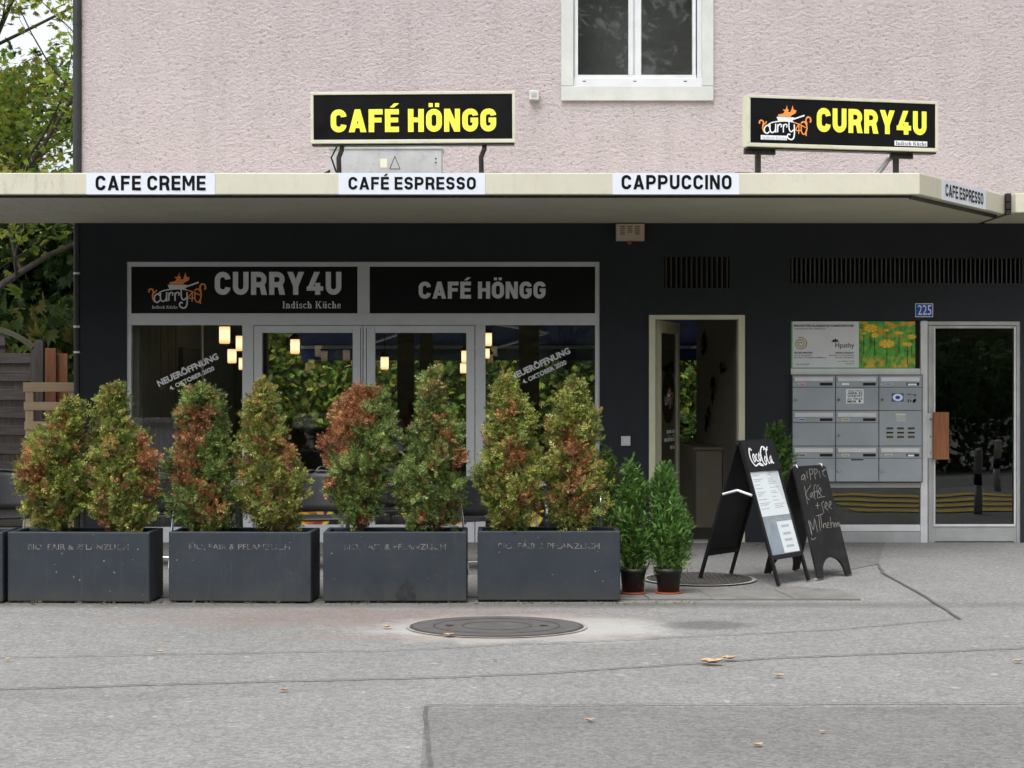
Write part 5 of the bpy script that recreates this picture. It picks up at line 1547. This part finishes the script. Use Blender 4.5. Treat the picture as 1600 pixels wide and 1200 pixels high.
Hh2, hs2 = .875, .245
L2 = math.hypot(Hh2, hs2); al2 = math.atan2(hs2, Hh2)
cbd = empty('chalkboard_stand', (2.39, -2.91, .012), R(46), 'black chalkboard stand with arched feet and handwritten coffee and tea offer', 'chalkboard')
def board(mb, hw):
    pts = [(-hw * .87, 0), (hw * .87, 0)]
    hwb = hw * 1.06
    out = [(-hw + .03, 0), (-hw, -.02), (-hwb, -L2), (-hwb + .075, -L2)]
    n = 12
    arc = []
    r = hwb - .085
    for k in range(n + 1):
        a = math.pi - math.pi * k / n
        arc.append((r * math.cos(a), -L2 + .03 + .13 * math.sin(a)))
    out += arc + [(hwb - .075, -L2), (hwb, -L2), (hw, -.02), (hw - .03, 0)]
    # triangulated slab
    tr = tessellate_polygon([[Vector((a[0], a[1], 0)) for a in out]])
    N = len(out)
    v = [(a[0], -.009, a[1]) for a in out] + [(a[0], .009, a[1]) for a in out]
    f = []
    for t_ in tr:
        a, b, c = [out[i] for i in t_]
        ar = (b[0] - a[0]) * (c[1] - a[1]) - (c[0] - a[0]) * (b[1] - a[1])
        q = tuple(t_) if ar > 0 else tuple(reversed(t_))
        f += [q, tuple(i + N for i in reversed(q))]
    f += [((i + 1) % N, i, N + i, N + (i + 1) % N)[::-1] for i in range(N)]
    mb.add(v, f); return mb
HW2 = .225
fb = board(MB(), HW2).build('front_board', M['chalkboard'], cbd, loc=(0, -.010, Hh2), rot=(-al2, 0, 0))
board(MB(), HW2).build('back_board', M['chalkboard'], cbd, loc=(0, .010, Hh2), rot=(al2, 0, 0))
def chx(a, b):
    dx, dy = a - 1105, b - 275
    # solve dx = u*250 + v*185 ; dy = -13*u + 665*v
    det = 250 * 665 + 13 * 185
    u = (dx * 665 - dy * 185) / det; v = (250 * dy + 13 * dx) / det
    return (-HW2 + u * 2 * HW2, -v * L2)
CH = [[(1185, 320), (1168, 330), (1166, 350), (1180, 350), (1190, 325), (1192, 358)], [(1205, 300), (1211, 345)], [(1225, 285), (1236, 355)], [(1225, 290), (1250, 290), (1250, 315), (1230, 325)],
      [(1262, 285), (1271, 350)], [(1262, 288), (1286, 292), (1283, 312), (1266, 320)], [(1300, 300), (1311, 342)], [(1322, 302), (1356, 292)], [(1345, 288), (1330, 315), (1352, 335)],
      [(1185, 392), (1206, 500)], [(1236, 385), (1192, 440), (1222, 476)], [(1238, 430), (1225, 450), (1235, 460), (1246, 435), (1250, 465)], [(1276, 385), (1258, 395), (1264, 475)], [(1248, 430), (1275, 425)],
      [(1296, 385), (1280, 400), (1286, 468)], [(1272, 426), (1296, 422)], [(1292, 440), (1311, 422), (1302, 402), (1292, 430), (1315, 450)], [(1290, 462), (1341, 455)],
      [(1265, 510), (1298, 508)], [(1280, 490), (1282, 530)], [(1312, 495), (1331, 556)], [(1312, 497), (1332, 484)], [(1336, 522), (1356, 507), (1346, 490), (1338, 520), (1361, 537)], [(1368, 517), (1389, 501), (1379, 485), (1370, 515), (1393, 532)],
      [(1205, 595), (1232, 686), (1216, 600), (1245, 652), (1254, 590), (1276, 668)], [(1287, 570), (1297, 660)], [(1268, 572), (1322, 560)], [(1301, 566), (1311, 642)],
      [(1320, 620), (1323, 645), (1326, 622), (1340, 620), (1345, 645)], [(1350, 635), (1366, 622), (1356, 612), (1352, 640), (1371, 645)], [(1376, 580), (1383, 645), (1384, 620), (1398, 615), (1403, 642)],
      [(1408, 618), (1413, 645), (1413, 622), (1422, 618), (1425, 640), (1436, 616), (1441, 642)], [(1446, 612), (1451, 640)], [(1225, 700), (1235, 712), (1262, 700)]]
strokes('chalk_writing', [(c, 2.3) for c in CH], M['chalk'], fb, chx, (0, -.0095, 0))
mb = MB()
for x in (-HW2 + .05, HW2 - .05):
    mb.tube([(x, -.02, Hh2 - .01), (x, -.012, Hh2 + .012), (x, .012, Hh2 + .012), (x, .02, Hh2 - .01)], .006, 6)
mb.build('hinge', M['alu'], cbd)
for x, y in ((-HW2 - .0, -hs2), (HW2, -hs2), (-HW2, hs2), (HW2, hs2)):
    MB().box(x - .03, x + .03, y - .013, y + .013, -.006, .006).build('foot_pad', M['chalk'], cbd)

# ------------------------------------------------------------------ terrace furniture
def make_chair():
    r = empty('wicker_chair')
    # seat
    mb = MB(); n = 8
    mb.prism([(-.22, -.21), (.22, -.21), (.235, 0), (.20, .20), (-.20, .20), (-.235, 0)], .42, .445); mb.build('seat', M['weave'], r, bevel=.006)
    # back: curved sheet
    vs = []; N = 12
    for j in range(7):
        z = .47 + .34 * j / 6
        for i in range(N + 1):
            a = -1 + 2 * i / N
            w = .235 + .015 * j / 6
            vs.append((a * w, .20 + .07 * (j / 6) - .09 * a * a + .0, z - (.045 * a * a if j == 6 else 0)))
    mb = MB().add(vs, [(j * (N + 1) + i, j * (N + 1) + i + 1, (j + 1) * (N + 1) + i + 1, (j + 1) * (N + 1) + i) for j in range(6) for i in range(N)], True)
    o = mb.build('backrest', M['weave'], r)
    sm_ = o.modifiers.new('thickness', 'SOLIDIFY'); sm_.thickness = .012
    top = [vs[6 * (N + 1) + i] for i in range(N + 1)]
    side0 = [vs[j * (N + 1)] for j in range(7)]; side1 = [vs[j * (N + 1) + N] for j in range(7)]
    MB().tube(side0 + top + side1[::-1], .013, 7).build('back_frame', M['wicker_frame'], r)
    for sx__ in (-1, 1):
        pts = [(sx__ * .23, -.20, 0), (sx__ * .235, -.205, .35), (sx__ * .24, -.20, .52), (sx__ * .25, -.14, .62), (sx__ * .255, -.04, .66), (sx__ * .255, .08, .665), (sx__ * .245, .17, .66)]
        MB().tube(pts, .0125, 8).build('arm', M['steel'], r)
        MB().tube([(sx__ * .235, -.205, .30), (sx__ * .238, -.2045, .46)], .018, 8).build('arm_wrap', M['wicker_frame'], r)
        MB().tube([(sx__ * .20, .25, 0), (sx__ * .21, .18, .43), (sx__ * .235, .16, .66)], .0115, 8).build('leg', M['steel'], r)
    MB().tube([(-.23, -.2, .43), (.23, -.2, .43)], .014, 7).build('front_rail', M['wicker_frame'], r)
    MB().tube([(-.2, .24, .10), (.2, .24, .10)], .008, 6).build('stretcher', M['steel'], r)
    return r
chs = [(8, -2.3, 0, 30, 'black wicker chair with bright metal arm at the far left picture edge'),
       (246, -2.2, 0, 170, 'black wicker chair mostly hidden behind the second conifer from the left'),
       (497, -2.5, 0, 8, 'black wicker chair with curved metal arm seen between the fourth and fifth conifers'),
       (600, -1.6, 0, 185, 'black wicker chair half hidden behind the fifth conifer near the door'),
       (742, -2.55, 0, -150, 'black wicker chair seen in the gap between the third and fourth planters'),
       (886, -2.2, 0, 15, 'black wicker chair hidden behind the eighth conifer'),
       (400, -1.5, 0, 195, 'black wicker chair at the window behind the fourth conifer')]
c0_ = None
for (px, Yc_, _, rz, lb) in chs:
    c_ = make_chair() if c0_ is None else copy_tree(c0_)
    c0_ = c0_ or c_
    c_.location = (PX(px, Yc_), Yc_, .005); c_.rotation_euler = (0, 0, R(rz))
    tag(c_, lb, 'chair', 'wicker chairs on the terrace behind the planters')
t0_ = None
for px, Yc_, lb in ((130, -2.5, 'bistro table behind the first two conifers'), (375, -2.4, 'bistro table behind the third and fourth conifers'), (655, -2.3, 'bistro table behind the sixth conifer'), (820, -2.4, 'bistro table behind the seventh conifer')):
    if t0_ is None:
        t_ = empty('bistro_table')
        MB().lathe([(0, .70), (.33, .70), (.335, .712), (.33, .725), (0, .725)], n=32).build('table_top', M['alu'], t_)
        MB().tube([(0, 0, .03), (0, 0, .70)], .025, 12).build('column', M['wicker_frame'], t_)
        for k in range(4):
            a = R(45 + 90 * k)
            MB().tube([(0, 0, .07), (.28 * math.cos(a), .28 * math.sin(a), .015)], .015, 8).build('foot', M['wicker_frame'], t_)
        t0_ = t_
    else: t_ = copy_tree(t0_)
    t_.location = (PX(px, Yc_), Yc_, .005)
    tag(t_, lb, 'table', 'round bistro tables on the terrace')

# ------------------------------------------------------------------ fence, boards, pallet
YF = .9
fe = empty('wooden_fence', (0, 0, 0), 0, 'weathered dark wooden lamella fence panel with arched top rail at the left edge', 'fence')
s = sc(YF)
def arch(px): return 512 + 31 * max(0, (px + 30) / 82) ** 2.2
mb = MB(); P_ = [(-120 + k * 8.6) for k in range(21)]
rail = [(PX(p, YF), PZ(arch(p), YF)) for p in P_]
for q in ribbon(rail, .05):
    mb.yprism([(v.x, v.y) for v in (q[0], q[1], q[2], q[3])], YF - .02, YF + .03)
mb.build('arched_rail', M['greenwood'], fe)
rnd = random.Random(9)
py = 524
while py < 845:
    h = rnd.uniform(15, 17); x1 = 48
    # upper slats shortened by the arch
    while arch(x1) + 6 > py and x1 > -60: x1 -= 4
    MB().pbox(-130, py, x1, py + h, YF - .008 + rnd.uniform(0, .006), YF + .012).build('slat', M['oldwood_h'], fe, bevel=.003)
    MB().pbox(-130, py + h - 1.5, x1, py + h + 13.5, YF + .016, YF + .034).build('slat', M['barnwood'], fe, label='recessed rear lamella')
    py += 28.2 if py > 500 else 20
MB().pbox(48, 545, 54, 845, YF - .016, YF + .04).build('side_stile', M['oldwood_v'], fe, bevel=.003)
o = MB().box(PX(55, YF), PX(69.5, YF), YF - .05, YF + .05, 0, PZ(534, YF)).box(PX(57, YF), PX(67.5, YF), YF - .04, YF + .04, PZ(534, YF), PZ(531.5, YF)).build('fence_post', M['oldwood_v'], fe, bevel=.004)
for a, b, c, yy, lb in ((70, 544, 87.5, .86, 'wide orange brown larch board leaning upright beside the fence post'), (89, 552.5, 105.5, .9, 'narrower orange brown larch board next to the downpipe')):
    o = MB().pbox(a, b, c, 849, yy, yy + .035).build('wooden_board', M['orangewood'], None, bevel=.003); tag(o, lb, 'board', 'larch boards beside the fence')
YPp = .35
pa = empty('wooden_pallet', (0, 0, 0), 0, 'pale new wooden pallet standing upright before the fence', 'pallet')
for k, (b, d_, x1) in enumerate(((597.5, 612, 118), (628, 641, 117), (658.5, 672, 116), (689, 703, 117), (719, 733, 117), (750, 764, 116), (781, 795, 117))):
    MB().pbox(36 + (k % 3), b, x1, d_, YPp - .022, YPp).build('slat', M['palletwood_h'], pa, bevel=.003)
for a, b in ((39.5, 52), (106, 116)):
    MB().pbox(a, 603, b, 856, YPp + .001, YPp + .09).build('stringer', M['palletwood_v'], pa, bevel=.003)

# ------------------------------------------------------------------ trees
def tree(name, loc, H_, spread, seed, label, cat, tints, leaf=.17, n_leaf=5200, tmpl=PALM, lean=(0, 0), low=.18, group=None, clump=.5, tr=.16):
    rng = np.random.RandomState(seed); rnd = random.Random(seed)
    root = empty(name, loc, 0, label, cat, group)
    mb = MB(); tips = []
    def branch(p, d_, L, r, lvl):
        pts = [Vector(p)]; dd = Vector(d_).normalized(); n = 5
        for k in range(n):
            dd = (dd + Vector((rnd.uniform(-.22, .22), rnd.uniform(-.22, .22), rnd.uniform(-.05, .16)))).normalized()
            pts.append(pts[-1] + dd * L / n)
        mb.tube(pts, [r * (1 - .8 * k / n) for k in range(n + 1)], 7 if lvl < 2 else 4, False)
        if lvl >= 2:
            tips.extend([pts[-1], pts[-2], pts[-3]])
        if lvl < 3:
            m_ = {0: 9, 1: 6, 2: 4}[lvl]
            for k in range(m_):
                u = (low + (1 - low) * (k + rnd.random()) / m_) if lvl == 0 else rnd.uniform(.3, 1)
                i = min(n - 1, int(u * n)); q = pts[i].lerp(pts[i + 1], u * n - i)
                a = rnd.uniform(0, 6.28)
                side = Vector((math.cos(a), math.sin(a), rnd.uniform(.0, .7)))
                nd = (side + dd * .35).normalized()
                branch(q, nd, L * rnd.uniform(.45, .62) * (spread if lvl == 0 else 1), r * (1 - .75 * u) * .55, lvl + 1)
    branch((0, 0, 0), (lean[0], lean[1], 1), H_ * .8, tr, 0)
    mb.build('trunk', M['bark'], root)
    tp = np.array([list(t) for t in tips])
    idx = rng.randint(len(tp), size=n_leaf)
    P = tp[idx] + rng.normal(0, clump * .42, (n_leaf, 3)) * np.array([1, 1, .7])
    P[:, 2] = np.maximum(P[:, 2], .3)
    A = rng.normal(0, 1, (n_leaf, 3)) * np.array([1, 1, .35]) + np.array([0, 0, -.35])
    B = rng.normal(0, 1, (n_leaf, 3)) * np.array([1, 1, .4])
    ti = np.array(tints)
    cl = rng.randint(len(ti), size=len(tp))
    C = np.where((rng.rand(n_leaf) < .7)[:, None], ti[cl[idx]], ti[rng.randint(len(ti), size=n_leaf)]) * rng.uniform(.7, 1.25, (n_leaf, 1))
    inst_mesh('crown', tmpl[0], tmpl[1], P, A, B, leaf * rng.uniform(.6, 1.2, n_leaf), np.clip(C, .005, .9), M['leaf'], root)
    return root
YG = [(.36, .47, .08), (.27, .42, .08), (.46, .50, .09), (.18, .32, .07), (.40, .38, .08)]
DG = [(.05, .10, .03), (.07, .13, .04), (.10, .16, .045)]
tree('maple_tree', (-8.0, 7.2, 0), 10.8, .85, 12, 'yellow green maple tree with dark limbs rising left of the building', 'tree', YG, .105, 22000, low=.16, clump=.46)
tree('maple_tree', (-10.3, 12.5, 0), 11, .8, 15, 'second broadleaf tree standing further back behind the fence', 'tree', YG[:4] + DG, .15, 7000, low=.16)
# dark conifer trees behind
def dark_conifer(loc, H_, seed, label):
    root = empty('spruce_tree', loc, 0, label, 'tree', 'dark spruces behind the garden')
    rng = np.random.RandomState(seed); n = 5200
    u = rng.rand(n) ** .75; z = H_ * (.02 + .98 * (1 - u)); 
    rad = (H_ * .20) * (.10 + .9 * u) * np.sqrt(rng.uniform(.12, 1, n)); ph = rng.uniform(0, 6.28, n)
    lay = .82 + .25 * np.sin(z * 4.5 + ph * 2)
    P = np.stack([rad * lay * np.cos(ph), rad * lay * np.sin(ph), z - rad * .25], 1)
    P[:, 2] = np.maximum(P[:, 2], .1)
    A = np.stack([np.cos(ph), np.sin(ph), -.35 + 0 * ph], 1) + rng.normal(0, .3, (n, 3)); B = rng.normal(0, 1, (n, 3))
    C = np.array(DG)[rng.randint(3, size=n)] * rng.uniform(.6, 1.3, (n, 1))
    inst_mesh('crown', THUJA[0], THUJA[1], P, A, B, .34 * rng.uniform(.6, 1.3, n), C, M['leaf'], root)
    MB().tube([(0, 0, 0), (0, 0, H_ * .95)], [.18, .02], 8).build('trunk', M['bark'], root)
dark_conifer((-9.6, 15.5, 0), 7.4, 1, 'dark spruce right behind the maple, left of the building corner')
dark_conifer((-12.4, 14.2, 0), 8.4, 2, 'dark spruce at the far left edge behind the fence')
# garden trees seen through the cafe
gt = tree('garden_tree', (-3.4, 17.5, 0), 6.2, 1.0, 31, 'sunlit yellow green garden tree seen through the left door leaf', 'tree', YG, .17, 5600, low=.03, clump=.62)
def cp_tree(src, loc, rz, sc_, label, group=None):
    c = copy_tree(src); c.location = loc; c.rotation_euler = (0, 0, rz); c.scale = (sc_, sc_, sc_); tag(c, label, None, group); return c
cp_tree(gt, (-5.9, 18.5, 0), 1.3, 1.1, 'garden tree seen behind the left pane and lamps', 'trees in the garden behind the cafe')
gd = tree('garden_tree', (1.9, 17.4, 0), 6.5, 1.0, 37, 'darker green garden tree seen through the right shop pane', 'tree', DG + [(.12, .18, .04), (.2, .24, .05)], .17, 5600, low=.03, clump=.62)
cp_tree(gd, (-.6, 19.0, 0), 2.2, 1.1, 'dark green garden tree between the lighter ones behind the cafe', 'trees in the garden behind the cafe')
cp_tree(gd, (4.9, 18.0, 0), .7, 1.1, 'dark garden tree glimpsed through the open cafe door', 'trees in the garden behind the cafe')
def hedge(name, x0, x1, y0, y1, h, n, seed, tints, label, lf=.26):
    rng = np.random.RandomState(seed)
    P = np.stack([rng.uniform(x0, x1, n), rng.uniform(y0, y1, n), h * rng.rand(n) ** .8 * (.9 + .12 * np.sin(rng.uniform(x0, x1, n) * 2))], 1)
    C = np.array(tints)[rng.randint(len(tints), size=n)] * rng.uniform(.6, 1.3, (n, 1))
    o = inst_mesh(name, PALM[0], PALM[1], P, rng.normal(0, 1, (n, 3)), rng.normal(0, 1, (n, 3)), lf * rng.uniform(.6, 1.3, n), C, M['leaf'], None)
    tag(o, label, 'hedge', None, 'stuff'); return o
hedge('hedge', -16, 9, 20.5, 22.5, 5.0, 11000, 5, DG + [(.12, .17, .04)], 'dense dark green hedge closing the garden behind the cafe', .36)
hedge('garden_shrubs', -6.8, -.9, 11.0, 12.2, 3.4, 19000, 8, YG + YG + YG + DG, 'bright yellow green shrubs seen through the left half of the cafe', .11)
hedge('garden_shrubs', -.9, 5.5, 11.0, 12.2, 3.4, 14000, 9, YG + DG + DG, 'mixed dark green shrubs seen through the right half of the cafe', .12)
hedge('shrubbery', -12.5, -5.2, 9.5, 11, 2.9, 4200, 6, DG + [(.15, .2, .04), (.22, .2, .05)], 'dark shrubs filling the gap behind the wooden fence')
hedge('hedge', -15, -6.2, 14.5, 16, 5.2, 9000, 10, DG, 'tall dark hedge behind the maple at the left', .30)
# unseen trees opposite, added so the glass reflects something dark
for i, (x, y, k_) in enumerate(((-24, -52, 2.4), (-11, -56, 2.7), (2, -52, 2.5), (15, -55, 2.7), (28, -52, 2.4), (41, -55, 2.6))):
    cp_tree(gd, (x, y, 0), i * 1.1, k_, ['leftmost', 'second from left', 'third from left', 'fourth from left', 'fifth from left', 'rightmost'][i] + ' large tree added unseen behind the viewer to darken the reflections', 'unseen trees added to darken the reflections')
rng = np.random.RandomState(3)
v = []; nx_, nz_ = 60, 12
for j in range(nz_ + 1):
    for i in range(nx_ + 1):
        v.append((-130 + 260 * i / nx_, -62 - j * 4 + rng.uniform(-1.5, 1.5), 26 * (j / nz_) ** .8 * (1 + .12 * math.sin(i * .9)) + (rng.uniform(-1, 1) if j else -.2)))
t = NT('dark_leafy_backdrop')
t.principled(t.mix(t.noise(.6, 5, .7, None, .35, .65), (.018, .028, .012), (.06, .07, .025)), .9, 0, t.bump(t.noise(1.5, 4, .7), 1, .8), .1)
tag(MB().add(v, [(j * (nx_ + 1) + i + 1, j * (nx_ + 1) + i, (j + 1) * (nx_ + 1) + i, (j + 1) * (nx_ + 1) + i + 1) for j in range(nz_) for i in range(nx_)], True).build('reflection_backdrop', t.m), kind='structure')  # unseen dark backdrop added so the windows mirror no bright sky
hedge('reflection_screen', 5.3, 26, -14.6, -12.9, 2.3, 12000, 12, DG[:2], 'dark leafy screen added out of view to darken the entrance door reflection', .15)  # leafy mass added to darken what the entrance glass mirrors
# bollards and crossing right of the frame, mirrored in the entrance glass
for i, (x, y, lb) in enumerate(((5.55, -3.6, 'grey bollard with black band mirrored in the entrance door glass, nearer one'), (6.95, -7.7, 'grey bollard mirrored in the entrance door glass, farther one'))):
    if i == 0:
        b_ = empty('bollard', (x, y, 0))
        MB().lathe([(0, 0), (.05, 0), (.05, .33), (0, .33)], n=16).build('post', M['bollard'], b_)
        MB().lathe([(0, .3301), (.051, .3301), (.051, .47), (0, .47)], n=16).build('black_band', M['black'], b_)
        MB().lathe([(0, .4701), (.055, .4701), (.055, .76), (.04, .79), (0, .80)], n=16).build('head', M['bollard'], b_)
    else:
        b_ = copy_tree(b_); b_.location = (x, y, 0)
    tag(b_, lb, 'bollard', 'bollards beside the crossing')
zc = MB()
for y in (-3.9, -4.75, -5.6, -6.5):
    zc.add([(4.15, y - .45, .012), (9.5, y - .45, .012), (9.5, y, .012), (4.15, y, .012)], [(0, 1, 2, 3)])
tag(zc.build('crossing_stripes', M['stripe']), kind='structure')

# ------------------------------------------------------------------ fallen leaves
rnd = random.Random(21)
lv = [(604, 983, .07, 'curled dry leaf at the left rim of the large manhole'), (701, 996, .07, 'dry leaf on the pale ring in front of the large manhole'), (250, 1022, .05, 'small dry leaf on the left forecourt'),
      (12, 1034, .04, 'small leaf at the left picture edge'), (1112, 1040, .14, 'long curled pale leaf, left of the pair on the right forecourt'), (1139, 1033, .09, 'short curled leaf, right of the pair on the right forecourt'), (1217, 1060, .06, 'single red brown leaf on the right forecourt'),
      (1591, 1037, .06, 'dry leaf at the right picture edge'), (774, 1034, .03, 'tiny pale leaf below the large manhole'), (1184, 1169, .05, 'small pink leaf on the dark asphalt patch'), (444, 1082, .05, 'small yellow leaf on the front asphalt'), (921, 1130, .05, 'pale leaf on the dark asphalt patch'), (1285, 1148, .03, 'tiny white petal on the dark asphalt patch'), (1150, 1002, .03, 'tiny leaf right of the oil stain')]
for px, py, w, lb in lv:
    g_ = G(px, py); n = 7
    vs = []; a0 = rnd.uniform(0, 6.28)
    for k in range(n + 1):
        u = k / n * 2 - 1
        hw_ = w * .28 * (1 - u * u) + .003
        zz = .006 + w * .18 * abs(u) ** 1.5 * rnd.uniform(.6, 1.3)
        x = u * w / 2
        vs += [(x, -hw_ * rnd.uniform(.6, 1.2), zz + .4 * hw_), (x, 0, zz), (x, hw_ * rnd.uniform(.6, 1.2), zz + .5 * hw_)]
    f = []
    for k in range(n):
        for j in range(2): f.append((k * 3 + j, k * 3 + 3 + j, k * 3 + 4 + j, k * 3 + 1 + j))
    o = MB().add(vs, f, True).build('fallen_leaf', M['leafdry'], None, loc=(g_.x, g_.y, .006), rot=(0, 0, rnd.uniform(-.5, .5)))
    tag(o, lb, 'leaf', 'dry leaves scattered on the asphalt')
# tiny debris / weeds along the planter foot
rng = np.random.RandomState(77); n = 420
P = np.stack([rng.uniform(-4.2, 1.3, n), -4.71 + rng.normal(0, .035, n), np.full(n, .006)], 1)
C = np.where((rng.rand(n) < .35)[:, None], np.array([[.08, .14, .03]]), np.array([[.14, .09, .05]])) * rng.uniform(.5, 1.3, (n, 1))
o = inst_mesh('litter', THUJA[0], THUJA[1], P, rng.normal(0, 1, (n, 3)) * [1, 1, .3] + [0, 0, .3], rng.normal(0, 1, (n, 3)), .03 * rng.uniform(.4, 1.2, n), C, M['thuja'], None)
tag(o, 'fallen conifer bits and weeds along the foot of the planters', 'litter', None, 'stuff')
